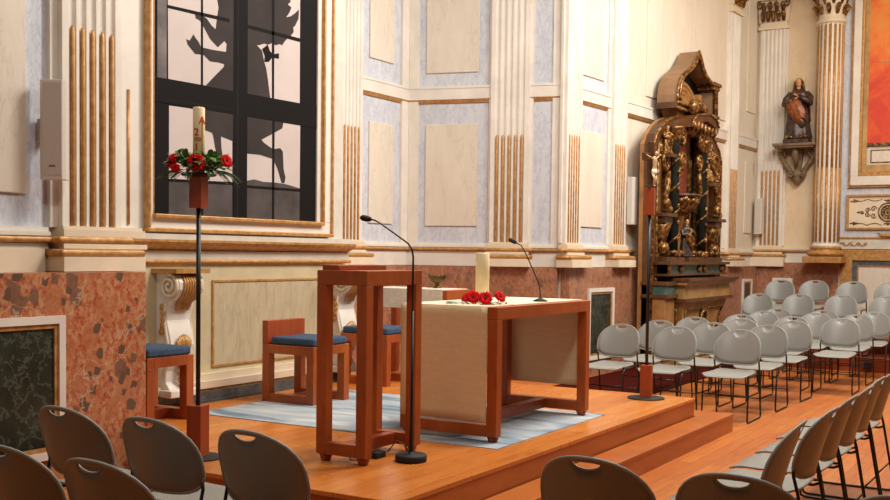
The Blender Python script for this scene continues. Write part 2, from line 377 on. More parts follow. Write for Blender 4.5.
# --- end wall
wall('wall_near', (19.9, -3.5), (-3, -3.5), 'ceil', .3)
wall('wall_back', (-3, -3.5), (-3, 6.1), 'ceil', .3)
wall('wall_pier_back', (-3, 6.1), (2.6, 6.1), 'plaster', .3)
struct(MB().box(-3.3, 20.3, -3.8, 8.1, 6.9, 7.1).build('ceiling', 'ceil', org=(8,2,6.9)))
dado(fE, 0, 1.55, (19.9,5.3,0), 'breccia2', z1=1.525)
mb = MB(fE)
for (a, b, c, d) in ((.40, .76, 1.18, 1.24), (.40, .46, .5, 1.18), (.70, .76, .5, 1.18), (.40, .76, .5, .56)): mb.box(a, b, -.15, -.12, c, d)
trim(mb, 'cream', (19.9,5.3,0))
mb = MB(fE); mb.cur = 0; halfround(mb, 0, 1.55, 1.735, .024, .06); mb.cur = 1; mb.box(0, 1.55, -.06, 0, 1.76, 1.80); mb.box(0, 1.55, -.035, 0, 1.525, 1.71)
trim(mb, ['gold', 'cream'], (19.9,5.3,0))
MB(fE).box(1.46, 5, -.03, 0, 1.98, ZT).build('blue_panel', 'blue', we)
# grey ledge band with gilded arabesque, then the gilded dado frame
mb = MB(fE); mb.box(1.5, 5, -.10, 0, 1.78, 1.95); mb.cur = 1; halfround(mb, 1.46, 5, 1.975, .022, .09); mb.cur = 1
mb.tube([(1.56+.02*k, -.11, 1.865+.03*math.sin(k*.9)) for k in range(22)], .009, 5)
for k in range(4): mb.tube([(p[0], -.11, p[2]) for p in spiral((1.62+.12*k, 1.87), .008, .035, 1.2, n=14, flip=1 if k % 2 else -1)], .007, 5)
trim(mb, ['frieze', 'gold'], (19.9,5.3,0))
mb = MB(fE)
for (a, b, c, d) in ((1.51, 5, 1.58, 1.77), (1.58, 1.78, 0, 1.58), (1.51, 1.6, 1.45, 1.62)): mb.box(a, b, -.14, 0, c, d)
mb.cur = 1; mb.box(1.78, 5, -.11, 0, 1.50, 1.58); mb.box(1.78, 1.86, -.11, 0, 0, 1.5)
mb.cur = 0; mb.box(1.86, 5, -.10, 0, 1.475, 1.50); mb.box(1.86, 1.885, -.10, 0, 0, 1.475)
mb.cur = 2; mb.box(1.885, 5, -.08, 0, 0, 1.475); mb.cur = 3; mb.box(1.46, 1.58, -.1, 0, 0, 1.5)
trim(mb, ['gold', 'grey', 'panel', 'cream'], (19.9,5.3,0))

# ------------------------------------------------------------------ pilasters and column
def flute_prism(mb, w, d, n, z0, z1, margin=.045):
    inner = w-2*margin; pitch = inner/n; r = pitch*.36
    pts = [(-w/2, 0), (-w/2, -d)]
    for i in range(n):
        c = -inner/2+pitch*(i+.5); pts.append((c-r, -d))
        for k in range(1, 6): a = PI*k/6; pts.append((c-r*math.cos(a), -d+r*.8*math.sin(a)))
        pts.append((c+r, -d))
    pts += [(w/2, -d), (w/2, 0)]
    mb.prism(pts, z0, z1, 'z'); return [-inner/2+pitch*(i+.5) for i in range(n)], r
def pilaster(fr, u, label, w=.45, zt=ZT, plinth_w=.60, group='fluted wall pilasters', cap=None, gtop=3.14, side=0, dz=0, ghosts=1, d=.09, back=True):
    base = fr((u, 0, 1.45)); a = math.atan2(fr((1,0,0))[1]-fr((0,0,0))[1], fr((1,0,0))[0]-fr((0,0,0))[0])
    t = thing('fluted_pilaster', label, 'pilaster', base, a, group, world=False)
    z0 = 1.76+dz-1.45; top = (cap if cap else zt)-1.45
    mb = MB(); cs, r = flute_prism(mb, w, d, 5, z0, top)
    if back: mb.box(-w/2-.035, w/2+.035+side, -d*.45, 0, z0, top)
    mb.build('shaft', 'cream', t)
    g = MB()
    for c in cs:
        g.tube([(c, -d+.004, z0-.01), (c, -d+.004, z0+.005), (c, -d+.004, gtop+dz-1.45-.03), (c, -d+.004, gtop+dz-1.45)], [r*.35, r*.58, r*.58, r*.28], 8)
    if side: g.tube([(w/2+side*.62, -d*.45, z0+.03), (w/2+side*.62, -d*.45, 2.78-1.45)], .014, 8)
    g.build('gilded_rods', 'gold', t)
    b = MB(); b.box(-plinth_w/2, plinth_w/2, -d-.14, 0, 0, .10+dz)
    b.box(-w/2-.03, w/2+.03+side, -d-.05, 0, .155+dz, .19+dz); b.box(-w/2-.02, w/2+.02+side, -d-.04, 0, .24+dz, .29+dz); b.box(-w/2-.01, w/2+.01+side, -d-.02, 0, .29+dz, z0+.002)
    b.cur = 1
    W = plinth_w/2-.01
    n = 8
    for (z, rr, ww, out) in ((.125+dz, .028, W, d+.11), (.215+dz, .026, w/2+.05, d+.035)):
        prof = [(-out-rr*math.sin(PI*i/n), z+rr*math.cos(PI*i/n)) for i in range(n+1)]+[(0, z-rr), (0, z+rr)]
        b.prism(prof, -ww, ww, 'x'); 
        for s_ in (-1, 1): b.tube([(s_*ww, 0, z), (s_*ww, -out, z)], rr, 10); b.ball((s_*ww, -out, z), rr, 8, 6)
    b.build('base', ['cream2', 'gold'], t)
    if cap: capital(t, w, d, cap-1.45)
    return t
def capital(t, w, d, z):
    c = MB(); c.box(-w/2-.04, w/2+.04, -d-.035, 0, z, z+.05); c.box(-w/2-.01, w/2+.01, -d-.0, 0, z+.05, z+.13)
    c.prism([(-w/2-.03, z+.13), (w/2+.03, z+.13), (w/2+.07, z+.52), (-w/2-.07, z+.52)], -d-.02, 0, 'y')
    c.box(-w/2-.12, w/2+.12, -d-.12, 0, z+.52, z+.60)
    cp = c.build('capital', 'cream2', t)
    l = MB()
    for row, (zz, n) in enumerate(((z+.14, 5), (z+.30, 4))):
        for i in range(n):
            x = -w/2+(w)*(i+.5)/n
            l.tube([(x, -d-.03, zz), (x, -d-.05, zz+.10), (x, -d-.10, zz+.15), (x, -d-.13, zz+.12)], [.03, .04, .035, .015], 6)
    for s_ in (-1, 1):
        l.tube([(p[0], -d-.09, p[2]) for p in spiral((s_*(w/2), z+.44), .075, .02, 1.2, a0=PI/2, n=16, flip=-s_)], .018, 6)
        l.tube([(p[0], -d-.09, p[2]) for p in spiral((s_*.07, z+.44), .05, .015, 1.2, a0=PI/2, n=12, flip=s_)], .014, 6)
    l.ball((0, -d-.10, z+.56), .04)
    l.build('acanthus_leaves', 'oldgold', cp)
pilaster(fP, 2.53, 'large fluted pilaster with five gilded rods on the marble pier beside the framed picture', w=.52, plinth_w=.72, side=.17)
pilaster(fC, 1.84, 'fluted pilaster with gilded rods just beside the framed picture, in the niche')
pilaster(fB, 1.375, 'fluted pilaster on the narrow angled wall above the altar candle, frontal to the viewer', w=.50)
pilaster(fD, .13, 'fluted pilaster at the outer corner of the niche, above the altar end', w=.42, plinth_w=.56, d=.085)
pilaster(fD, 1.50, 'fluted pilaster between the narrow blue bay and the carved side altar', w=.44, plinth_w=.56, d=.085)
pilaster(fD, 6.12, 'pilaster with gilt capital between the carved side altar and the room corner', w=.46, cap=5.82, ghosts=0)
pilaster(fE, .30, 'pilaster with gilt leaf capital on the end wall beside the saint statue', w=.46, cap=5.78, dz=.07)
# half column
cc = (19.62, 3.95)
t = thing('gilded_column', 'round fluted column with gilt flutes and leaf capital beside the saint statue', 'column', (cc[0], cc[1], 1.53))
mb = MB(); NF = 16
for k in range(2):
    pass
pts = []
for i in range(NF*8):
    a = 2*PI*i/(NF*8); ph = (i % 8)/8; dent = .022*math.sin(PI*min(1, ph/.62)) if ph < .62 else 0
    rr = .215-dent; pts.append((cc[0]+rr*math.cos(a), cc[1]+rr*math.sin(a)))
mb.prism(pts, 1.86, 5.74, 'z'); mb.build('shaft', 'cream', t)
g = MB()
for k in range(NF):
    a = 2*PI*(k*8+2.5)/(NF*8)
    if math.cos(a) > .35: continue
    g.tube([(cc[0]+.205*math.cos(a), cc[1]+.205*math.sin(a), 1.9), (cc[0]+.205*math.cos(a), cc[1]+.205*math.sin(a), 3.2)], .026, 6)
    g.tube([(cc[0]+.2*math.cos(a), cc[1]+.2*math.sin(a), 3.2), (cc[0]+.2*math.cos(a), cc[1]+.2*math.sin(a), 5.7)], .027, 6)
g.build('gilded_flutes', 'gold', t)
b = MB(); b.lathe([(.235, 1.80), (.25, 1.83), (.235, 1.86)], (cc[0], cc[1], 0), 28); b.cur = 1
b.lathe([(.25, 1.64), (.30, 1.66), (.315, 1.69), (.30, 1.72), (.255, 1.735), (.245, 1.765), (.27, 1.785), (.265, 1.81), (.23, 1.82)], (cc[0], cc[1], 0), 28)
b.box(19.3, 19.78, 3.62, 4.28, 1.53, 1.64); b.build('base', ['cream', 'gold'], t)
c = MB(); c.lathe([(.22, 5.72), (.255, 5.75), (.255, 5.78), (.215, 5.80), (.21, 5.9), (.225, 6.0), (.27, 6.2), (.33, 6.33), (.33, 6.4)], (cc[0], cc[1], 0), 28)
cp = c.build('capital', 'cream2', t); l = MB()
for row, (zz, n, off) in enumerate(((5.88, 10, 0), (6.05, 10, .5))):
    for i in range(n):
        a = 2*PI*(i+off)/n
        if math.cos(a) > .4: continue
        f_ = lambda r, z: (cc[0]+r*math.cos(a), cc[1]+r*math.sin(a), z)
        l.tube([f_(.22, zz), f_(.25, zz+.10), f_(.30, zz+.15), f_(.33, zz+.12)], [.025, .045, .035, .012], 6)
for a in (PI*.75, PI*1.25, PI):
    l.ball((cc[0]+.33*math.cos(a), cc[1]+.33*math.sin(a), 6.28), .055)
l.build('acanthus_leaves', 'oldgold', cp)

# ------------------------------------------------------------------ altar wall
mb = MB(fA)      # moulded ledge under the framed picture
U1 = 3.13
mb.cur = 1; mb.prism([(-.02, 1.60), (-.06, 1.62), (-.11, 1.645), (-.13, 1.67), (-.13, 1.69), (0, 1.69), (0, 1.60)], 0, U1, 'x')
mb.cur = 0; mb.box(0, U1, -.10, 0, 1.69, 1.735); mb.box(0, U1, -.04, 0, 1.53, 1.60)
mb.cur = 1; halfround(mb, 0, U1, 1.512, .018, .05)
trim(mb, ['frieze', 'gold'], (5.55,6.42,0))
mb = MB(fA)      # olive cream altar front with inset panel and plinth
mb.cur = 0; mb.box(0, 3.05, -.03, 0, .56, 1.495)
mb.cur = 1; mb.box(0, 3.05, -.07, 0, .45, .56); mb.box(0, 3.05, -.10, 0, .44, .50)
mb.cur = 2; mb.box(0, 3.05, -.085, 0, .415, .445)
mb.cur = 3; mb.box(0, 3.07, -.11, 0, 0, .415); mb.box(0, 3.07, -.14, 0, .0, .345)
mb.cur = 4; mb.box(1.19, 3.0, -.036, -.03, .62, 1.34)
mb.cur = 5
for (a, b_, c_, d_) in ((1.17, 3.02, 1.335, 1.352), (1.17, 3.02, .605, .622), (1.17, 1.19, .622, 1.335), (3.0, 3.02, .622, 1.335)): mb.box(a, b_, -.044, -.03, c_, d_)
trim(mb, ['altarcream', 'cream2', 'gold', 'grey', 'altarpanel', 'gold'], (5.55,6.42,0))

def corbel(u, label):
    loc = fA((u, -.03, .42)); t = thing('scroll_corbel', label, 'corbel', loc, 0, 'scroll corbels at the ends of the altar front', world=False)
    W = .165
    prof = []   # side profile in (y,z): y negative outward
    for k in range(0, 22):
        a = -PI*.5+2*PI*k/21*.86; prof.append((-.155-.10*math.cos(a-.2), .90+.105*math.sin(a-.2)))
    body = [(0, 1.0), (-.14, 1.0), (-.22, .985), (-.262, .93), (-.262, .87), (-.225, .81), (-.17, .775), (-.125, .71), (-.12, .62), (-.15, .52), (-.175, .42), (-.155, .30), (-.115, .21), (-.11, .12), (-.15, .07), (-.15, 0), (0, 0)]
    m_ = MB(); m_.prism(body, -W, W*.55, 'x'); m_.box(-W-.03, W*.6+.03, -.2, 0, 0, .06)
    bd = m_.build('body', 'cream', t, bevel=.008)
    for x in (-W-.012, W*.55+.012):
        s_ = MB()
        s_.tube([(x, p[0], p[2]) for p in spiral((-.155, .895), .10, .012, 2.1, a0=PI/2, n=40, flip=1)], .016, 6)
        s_.tube([(x, -.13, .76), (x, -.10, .65), (x, -.13, .5), (x, -.155, .4), (x, -.135, .28), (x, -.10, .2)], .014, 6)
        s_.build('scroll', 'cream2', t)
    g_ = MB(); g_.box(-W-.05, W*.55+.07, -.28, 0, 1.0, 1.035)
    for i in range(7):
        x = -.16+.04*i; 
        g_.tube([(x*.6, -.225, .99), (x*.7, -.272, .93), (x*.72, -.27, .87), (x*.7, -.23, .80), (x*.6, -.175, .765), (x*.5, -.14, .7)], .011, 5)
    for i in range(9):
        a = -.9+.225*i; g_.tube([(-.04, -.16, .36), (-.04+.07*math.sin(a), -.19, .36+.09*math.cos(a)), (-.04+.10*math.sin(a), -.185, .38+.14*math.cos(a)*.9)], [.02, .022, .008], 5)
    for i in range(5): g_.ball((-.04+.012*math.sin(i*2), -.155+.01*i*0, .30-.055*i), (.035-.003*i, .03, .03))
    for i in range(5): g_.ball((-W-.02, -.09-.012*math.sin(i), .73-.05*i), (.012, .025, .03))
    g_.build('gilded_leaves', 'gold', t)
    return t
corbel(.70, 'cream and gilt scroll corbel next to the marble pier, left end of altar front')
corbel(2.98, 'cream and gilt scroll corbel seen through the open frame of the lectern')

# framed picture
t = thing('framed_picture', 'huge black and white picture of a winged figure behind window bars, gilt frame', 'picture', (7.15, 6.42, 1.76))
X0, X1, Zb, Zt = 5.995, 8.37, 1.77, 4.55
mb = MB(); f1 = 6.38
for (a, b_, c_, d_) in ((X0, X1, Zb, Zb+.12), (X0, X0+.06, Zb+.12, Zt), (X1-.22, X1, Zb+.12, Zt), (X0, X1, Zt, Zt+.12)): mb.box(a, b_, f1-.005, 6.42, c_, d_)
mb.cur = 1
for (a, b_, c_, d_, y) in ((X0-.02, X1+.02, Zb-.02, Zb+.015, .03), (X0-.015, X0+.008, Zb+.015, Zt, .03), (X1-.012, X1+.015, Zb+.015, Zt, .03),
   (X0+.04, X1-.14, Zb+.09, Zb+.125, .045), (X0+.04, X0+.06, Zb+.125, Zt, .008), (X1-.17, X1-.14, Zb+.125, Zt, .045)): mb.box(a, b_, f1-y, 6.42, c_, d_)
mb.build('frame', ['cream', 'gold'], t, bevel=.008)
POLY = {
  'P_ul': [(6.213, 3.743), (6.932, 3.858), (6.937, 3.0), (6.221, 2.989)],
  'P_ur': [(7.13, 3.946), (7.893, 4.067), (7.897, 3.006), (7.13, 2.988)],
  'P_jamb': [(6.102, 3.718), (6.202, 3.741), (6.204, 2.982), (6.103, 2.986)],
  'P_ll': [(6.23, 2.776), (6.974, 2.789), (6.98, 1.889), (6.23, 1.888)],
  'P_lr': [(7.138, 2.79), (7.907, 2.811), (7.905, 1.897), (7.141, 1.89)],
  'hill_l': [(6.229, 2.171), (6.978, 2.188), (6.98, 1.889), (6.23, 1.888)],
  'hill_r': [(7.138, 2.224), (7.262, 2.248), (7.385, 2.233), (7.547, 2.238), (7.695, 2.233), (7.905, 2.207), (7.905, 1.897), (7.141, 1.89)],
  'm1': [(6.205, 3.58), (6.933, 3.609), (6.933, 3.578), (6.205, 3.555)],
  'm2': [(7.132, 3.603), (7.898, 3.613), (7.898, 3.579), (7.132, 3.571)],
  'v1': [(6.586, 3.826), (6.61, 3.831), (6.614, 2.988), (6.589, 2.989)],
  'v2': [(7.484, 4.025), (7.523, 4.034), (7.526, 2.985), (7.497, 2.986)],
  'v3': [(6.593, 2.809), (6.618, 2.807), (6.622, 1.89), (6.597, 1.889)],
  'v4': [(7.502, 2.804), (7.535, 2.807), (7.536, 1.89), (7.506, 1.889)],
  'm3': [(6.229, 2.185), (6.978, 2.204), (6.978, 2.179), (6.229, 2.162)],
  'm4': [(7.139, 2.189), (7.906, 2.197), (7.906, 2.173), (7.139, 2.166)],
  'arm_up': [(6.517, 3.565), (6.578, 3.583), (6.658, 3.556), (6.714, 3.51), (6.764, 3.489), (6.776, 3.572), (6.798, 3.675), (6.782, 3.738), (6.819, 3.79), (7.113, 3.852), (7.117, 3.4), (6.935, 3.364), (6.87, 3.406), (6.79, 3.339), (6.696, 3.393), (6.621, 3.477), (6.578, 3.523), (6.526, 3.534)],
  'arm_low': [(6.417, 3.343), (6.458, 3.338), (6.5, 3.397), (6.53, 3.368), (6.561, 3.347), (6.591, 3.307), (6.733, 3.308), (6.902, 3.319), (6.984, 3.254), (6.887, 3.209), (6.791, 3.212), (6.696, 3.205), (6.622, 3.246), (6.519, 3.239), (6.435, 3.3)],
  'dress': [(6.902, 3.43), (7.116, 3.536), (7.358, 3.407), (7.386, 3.319), (7.415, 3.26), (7.437, 3.175), (7.482, 2.958), (7.524, 2.715), (7.123, 2.535), (6.637, 2.621), (6.642, 2.992), (6.766, 3.102), (6.861, 3.183), (6.887, 3.26)],
  'wing': [(7.121, 3.885), (7.74, 4.019), (7.753, 3.925), (7.715, 3.893), (7.767, 3.875), (7.735, 3.82), (7.691, 3.771), (7.755, 3.792), (7.818, 3.833), (7.876, 3.881), (7.871, 3.794), (7.82, 3.715), (7.794, 3.698), (7.801, 3.654), (7.763, 3.619), (7.757, 3.589), (7.706, 3.576), (7.662, 3.536), (7.637, 3.504), (7.594, 3.508), (7.545, 3.487), (7.495, 3.499), (7.435, 3.474), (7.387, 3.476), (7.316, 3.448), (7.124, 3.434)],
  'bow': [(7.357, 3.423), (7.435, 3.474), (7.464, 3.423), (7.507, 3.402), (7.591, 3.423), (7.591, 3.373), (7.493, 3.367), (7.451, 3.322), (7.387, 3.312), (7.393, 3.366)],
  'face': [(6.788, 3.805), (6.948, 3.839), (6.949, 3.728), (6.858, 3.701), (6.801, 3.724)],
  'leg_l': [(6.637, 2.727), (6.906, 2.758), (6.89, 2.678), (6.838, 2.67), (6.832, 2.594), (6.839, 2.488), (6.859, 2.396), (6.795, 2.413), (6.763, 2.476), (6.737, 2.584), (6.693, 2.657)],
  'skirt': [(6.857, 2.797), (7.578, 2.884), (7.66, 2.798), (7.645, 2.744), (7.514, 2.682), (7.357, 2.61), (7.393, 2.585), (7.515, 2.54), (7.618, 2.559), (7.655, 2.529), (7.668, 2.366), (7.695, 2.296), (7.68, 2.24), (7.639, 2.239), (7.583, 2.36), (7.516, 2.45), (7.337, 2.473), (7.123, 2.468), (6.988, 2.61), (6.906, 2.68)],
}
cv = MB(); cv.box(6.07, 8.185, 6.396, 6.42, 1.87, 4.56)
def lay(k, m_, off):
    p = POLY[k]; y = 6.396-off; vs = [(a, y, b) for a, b in p]
    ar = sum(p[i][0]*p[(i+1) % len(p)][1]-p[(i+1) % len(p)][0]*p[i][1] for i in range(len(p)))
    cv.cur = m_; cv.add(vs, [list(range(len(p))) if ar > 0 else list(range(len(p)))[::-1]])
for k in ('P_ul', 'P_ur', 'P_ll', 'P_lr'): lay(k, 1, .0008)
lay('P_jamb', 5, .0008); lay('hill_l', 4, .0014); lay('hill_r', 4, .0014)
for q_, k in enumerate(('arm_up', 'arm_low', 'dress', 'wing', 'face', 'leg_l', 'skirt')): lay(k, 2, .0018+.0001*q_)
lay('bow', 0, .0026)
for k in ('m1', 'm2', 'm3', 'm4', 'v1', 'v2', 'v3', 'v4'): lay(k, 0, .003)
cv.cur = 0
def quadxz(a, b_, c_, d_, off=.004): cv.add([(a[0], 6.396-off, a[1]), (b_[0], 6.396-off, b_[1]), (c_[0], 6.396-off, c_[1]), (d_[0], 6.396-off, d_[1])], [(0,1,2,3)])
quadxz((6.985, 1.88), (7.165, 1.88), (7.165, 4.5), (6.985, 4.5)); quadxz((6.075, 2.79), (8.18, 2.80), (8.18, 3.01), (6.075, 2.985), .0044)
cv.cur = 3; quadxz((7.03, 1.9), (7.045, 1.9), (7.045, 4.5), (7.03, 4.5), .005); quadxz((6.2, 2.82), (6.98, 2.83), (6.98, 2.836), (6.2, 2.826), .005)
cv.build('canvas', ['pic_dark', 'pic_light', 'pic_figure', 'pic_bar', 'pic_hill', 'pic_jamb'], t)

# ------------------------------------------------------------------ altar platform, tribune, carpets
ZS = .328
t = thing('altar_platform', 'low stepped wooden platform carrying the altar and lectern', 'platform', (7, 4.5, 0))
top = [(4.47,2.976), (9.33,2.976), (9.33,5.2), (9.9,5.2), (9.9,7.6), (8.75,7.6), (8.75,6.27), (5.75,6.27), (5.4,6.05), (5.4,5.78), (4.47,4.72)]
mb = MB(); mb.prism(top, .30, ZS, 'z'); mb.build('deck', 'stage', t, bevel=.004)
top2 = [(a+(.012 if a < 5 else -.004), b+(.006 if b < 3 else 0)) for a, b in top]
mb = MB(); mb.prism(top2, 0, .30, 'z'); mb.build('riser', 'stagefront', t)
mb = MB(); mb.prism([(4.47,2.725), (9.695,2.725), (9.695,5.15), (9.34,5.15), (9.34,2.97), (4.47,2.97)], .138, .164, 'z'); mb.prism([(4.48,2.73), (9.69,2.73), (9.69,5.15), (9.34,5.15), (9.34,2.97), (4.48,2.97)], 0, .138, 'z')
mb.cur = 0; mb.build('step', 'stagefront', t, bevel=.003)
t = thing('seating_platform', 'tiered dark wooden platform under the two rearmost chair rows', 'platform', (17.8, 1.3, 0))
MB().box(15.9, 19.75, -3, 4.72, 0, .19).build('tier', 'tribune', t); MB().box(16.86, 19.75, -3, 4.72, .19, .38).build('tier', 'tribune', t)
o = MB().box(15.87, 15.9, 2.53, 2.63, .05, .14).build('floor_socket', 'blackmatte', org=(15.88,2.58,.09)); tag(o, 'small black socket box on the front of the tiered platform', 'socket')
o = MB().box(9.72, 15.85, 4.25, 5.50, 0, .012).build('carpet_runner', 'redcarpet', org=(12.8,4.9,0)); tag(o, 'dark red carpet strip along the marble wall under the chairs', 'carpet')
mb = MB(); R_ = .0
mb.box(6.055, 7.885, 3.245, 5.93, ZS, ZS+.006)
o = mb.build('rug', 'rug', org=(6.97,4.59,ZS)); tag(o, 'pale blue grey streaked rug under the altar', 'rug')

# ------------------------------------------------------------------ stacking chairs
def make_chair():
    t = thing('stacking_chair', '', 'chair', (0,0,0), 0, world=False)
    a, zc = .232, .672
    def outline(th):
        c, s = math.cos(th), math.sin(th)
        n, h = (2.3, .197) if s >= 0 else (3.7, .142)
        r = (abs(c/a)**n+abs(s/h)**n)**(-1/n); return r*c, r*s
    hc = (0, .181)   # slot centre (relative to zc)
    def bend(y, z, off=0):
        x = -.205-.075*((z-.53)/.35)-.035*((z-.53)/.35)**2+.06*(y/.232)**2
        return (x+off, y, z)
    N = 56; K = 7; ring = []
    hole = []; outer = []
    for i in range(N):
        th = 2*PI*i/N; d = (math.cos(th), math.sin(th))
        # ray from slot centre to outline (bisect)
        lo, hi = 0, .6
        for _ in range(26):
            m_ = (lo+hi)/2; p = (hc[0]+d[0]*m_, hc[1]+d[1]*m_)
            n, h = (2.3, .197) if p[1] >= 0 else (3.7, .142)
            if abs(p[0]/a)**n+abs(p[1]/h)**n < 1: lo = m_
            else: hi = m_
        outer.append((hc[0]+d[0]*lo, hc[1]+d[1]*lo))
        rx, rz = .062, (.004 if d[1] > 0 else .03)
        n = 2.6 if d[1] > 0 else 2.0
        r = (abs(d[0]/rx)**n+abs(d[1]/rz)**n)**(-1/n); hole.append((hc[0]+d[0]*r, hc[1]+d[1]*r))
    mb = MB(); vs = []; fs = []
    for off in (0, -.009):
        for k in range(K+1):
            u = (k/K)
            for i in range(N):
                y = hole[i][0]*(1-u)+outer[i][0]*u; z = zc+hole[i][1]*(1-u)+outer[i][1]*u; vs.append(bend(y, z, off))
    S = (K+1)*N
    for k in range(K):
        for i in range(N):
            j = (i+1) % N; q = (k*N+i, k*N+j, (k+1)*N+j, (k+1)*N+i)
            fs.append(q[::-1]); fs.append(tuple(x+S for x in q))
    for i in range(N):
        j = (i+1) % N; fs.append((i, j, S+j, S+i)); fs.append((K*N+j, K*N+i, S+K*N+i, S+K*N+j))
    mb.add(vs, fs, True)
    mb.cur = 1; mb.tube([bend(p[0], zc+p[1], -.0045) for p in outer], .0075, 6, closed=True)
    mb.tube([bend(p[0], zc+p[1], -.0045) for p in hole], .0055, 5, closed=True)
    mb.build('backrest', ['chair', 'chairedge'], t)
    # seat shell
    rows = []; nu, nv = 16, 16
    for i in range(nv+1):
        v = i/nv; x = -.18+.475*v; row = []
        taper = 1-.10*(1-v)
        e = min(1, min(v, 1-v)/.16); half = .222*taper*(1-(1-e)**2.4*.22)
        for j in range(nu+1):
            u = -1+2*j/nu; y = u*half
            z = .470-.012*math.sin(PI*min(1, v*1.15))*(1-u*u*.6)+.004*u*u-.024*max(0, (v-.80)/.20)**2+.012*max(0, (.16-v)/.16)**1.5
            row.append((x, y, z))
        rows.append(row)
    mb = MB(); mb.sheet([r[::-1] for r in rows], .010)
    ed = [rows[0][j] for j in range(nu+1)]+[r[-1] for r in rows[1:]]+[rows[-1][j] for j in range(nu-1, -1, -1)]+[r[0] for r in rows[-2:0:-1]]
    mb.tube([(p[0], p[1], p[2]-.005) for p in ed], .0065, 6, closed=True)
    mb.build('seat', 'chairedge', t)
    for s in (-1, 1):
        y = .222*s; m_ = MB()
        path = [(-.168, y*.97, .60), (-.172, y*1.0, .555), (-.195, y, .47), (-.235, y, .25), (-.275, y, .04), (-.268, y, .018), (-.245, y, .010), (0, y, .009), (.20, y, .010), (.225, y, .018), (.232, y, .04),
                (.22, y, .25), (.205, y, .40), (.17, y*.98, .432), (.13, y*.94, .438), (-.17, y*.9, .44), (-.20, y*.97, .45)]
        m_.tube(path, .0085, 6); m_.build('leg', 'black', t)
    for (x, z) in ((.218, .27), (-.242, .20)):
        m_ = MB(); m_.tube([(x, -.222, z), (x+.004, 0, z-.004), (x, .222, z)], .006, 6); m_.build('crossbar', 'black', t)
    return t
proto = make_chair(); used = [False]
def chair(x, y, facing, label, group, z=0):
    """x, y = where the top of the backrest is"""
    o = proto if not used[0] else copy_tree(proto); used[0] = True
    o.rotation_euler = (0, 0, facing); o.location = (x+.315*math.cos(facing), y+.315*math.sin(facing), z)
    tag(o, label, 'chair', group); return o
G1 = 'chairs facing the altar from the far side'
rowpos = [
 ('first', 10.70, (4.245, 3.627, 2.977)), ('second', 11.66, (4.166, 3.544, 2.936)), ('third', 12.62, (4.063, 3.495, 2.888)),
 ('fourth', 13.60, (3.772, 3.13, 2.544)), ('fifth', 14.68, (3.761, 3.07, 2.55)), ('sixth', 15.60, (3.80, 3.16, 2.489))]
seats = ['at its marble wall end', 'in its middle', 'at its aisle end']
for rn, x, ys in rowpos:
    for k, y in enumerate(ys):
        chair(x+.0, y-.025, PI+(.0 if rn != 'fourth' else .04)+random.uniform(-.03, .03), 'grey chair beyond the altar, %s floor row, %s' % (rn, seats[k]), G1)
seat4 = ['end chair nearest the carved altar', 'second chair from the carved altar', 'third chair from the carved altar', 'end chair cut by the picture edge']
for k, (x, y) in enumerate(((16.2, 4.20), (16.45, 3.66), (16.6, 3.08), (16.65, 2.46))):
    chair(x-.0, y, PI+random.uniform(-.03, .03), 'grey chair on the lower tier of the platform, '+seat4[k], 'chairs on the lower tier', .19)
for k, (x, y) in enumerate(((17.40, 4.17), (17.7, 3.70), (17.40, 3.07), (17.35, 2.50))):
    chair(x, y, PI+random.uniform(-.03, .03), 'grey chair on the top tier of the platform, '+seat4[k], 'chairs on the top tier', .38)
G2 = 'chairs with their backs to the viewer'
for (x, y, lab, rz) in ((3.245, 4.06, 'chair seen from behind in front of the green marble panel', 0), (3.245, 3.49, 'chair seen from behind beside the foot of the tall candle stand', 0), (3.245, 2.91, 'chair seen from behind between the candle stand and the lectern', 0),
      (2.48, 2.94, 'chair seen from behind, cut at the bottom edge, behind the candle stand chair', 0), (2.48, 3.44, 'chair seen from behind in the bottom corner below the green marble panel', 0),
      (3.52, 1.525, 'chair seen from behind at the bottom, in front of the platform steps', -.02), (3.52, .99, 'chair seen from behind at the bottom, beside the receding chair row', 0), (3.5, .43, 'chair whose top edge alone shows in the bottom corner by the receding row', 0)):
    chair(x, y, rz, lab, G2)
G3 = 'row of chairs receding along the aisle'
for k, (x, y_, w) in enumerate(((4.87, 1.05, 'first'), (5.40, 1.015, 'second'), (5.93, 1.02, 'third'), (6.46, 1.02, 'fourth'), (7.03, 1.04, 'fifth'), (7.58, 1.04, 'sixth'))):
    chair(x, y_, PI/2+(.07 if k == 0 else -.02), 'chair in the row receding along the aisle, %s from its near end' % w, G3)

# ------------------------------------------------------------------ altar table and lectern (same open frame design)
def open_frame(name, label, cat, x, y, W, D, h, ft, pw, top_t, group=None):
    t = thing(name, label, cat, (x, y, ZS)); z0 = ZS+ft; z1 = z0+h
    for i, xa in enumerate((x, x+W-pw)):
        m_ = MB(); m_.box(xa, xa+pw, y, y+pw, z0, z1-top_t); m_.box(xa, xa+pw, y+D-pw, y+D, z0, z1-top_t)
        m_.box(xa, xa+pw, y+pw, y+D-pw, z0, z0+pw*1.05); m_.build('side_frame', 'cherry', t, bevel=.004)
    m_ = MB(); m_.box(x, x+W, y, y+D, z1-top_t, z1); m_.build('top', 'cherry', t, bevel=.004)
    m_ = MB(); m_.box(x+pw, x+W-pw, y+D/2-pw/2, y+D/2+pw/2, z0, z0+pw); m_.build('stretcher', 'cherryt', t, bevel=.003)
    for xa in (x+.045, x+W-.045):
        for ya in (y+.045, y+D-.045):
            f_ = MB(); f_.lathe([(.026, 0), (.030, .004), (.044, ft)], (xa, ya, ZS), 4 if False else 8); f_.build('foot', 'cherryt', t)
    return t, z1
at, zt = open_frame('altar_table', 'long reddish wood altar table with beige linen hanging over both ends', 'table', 6.225, 3.345, 1.555, .773, .876, .043, .075, .085)
zt_ = zt
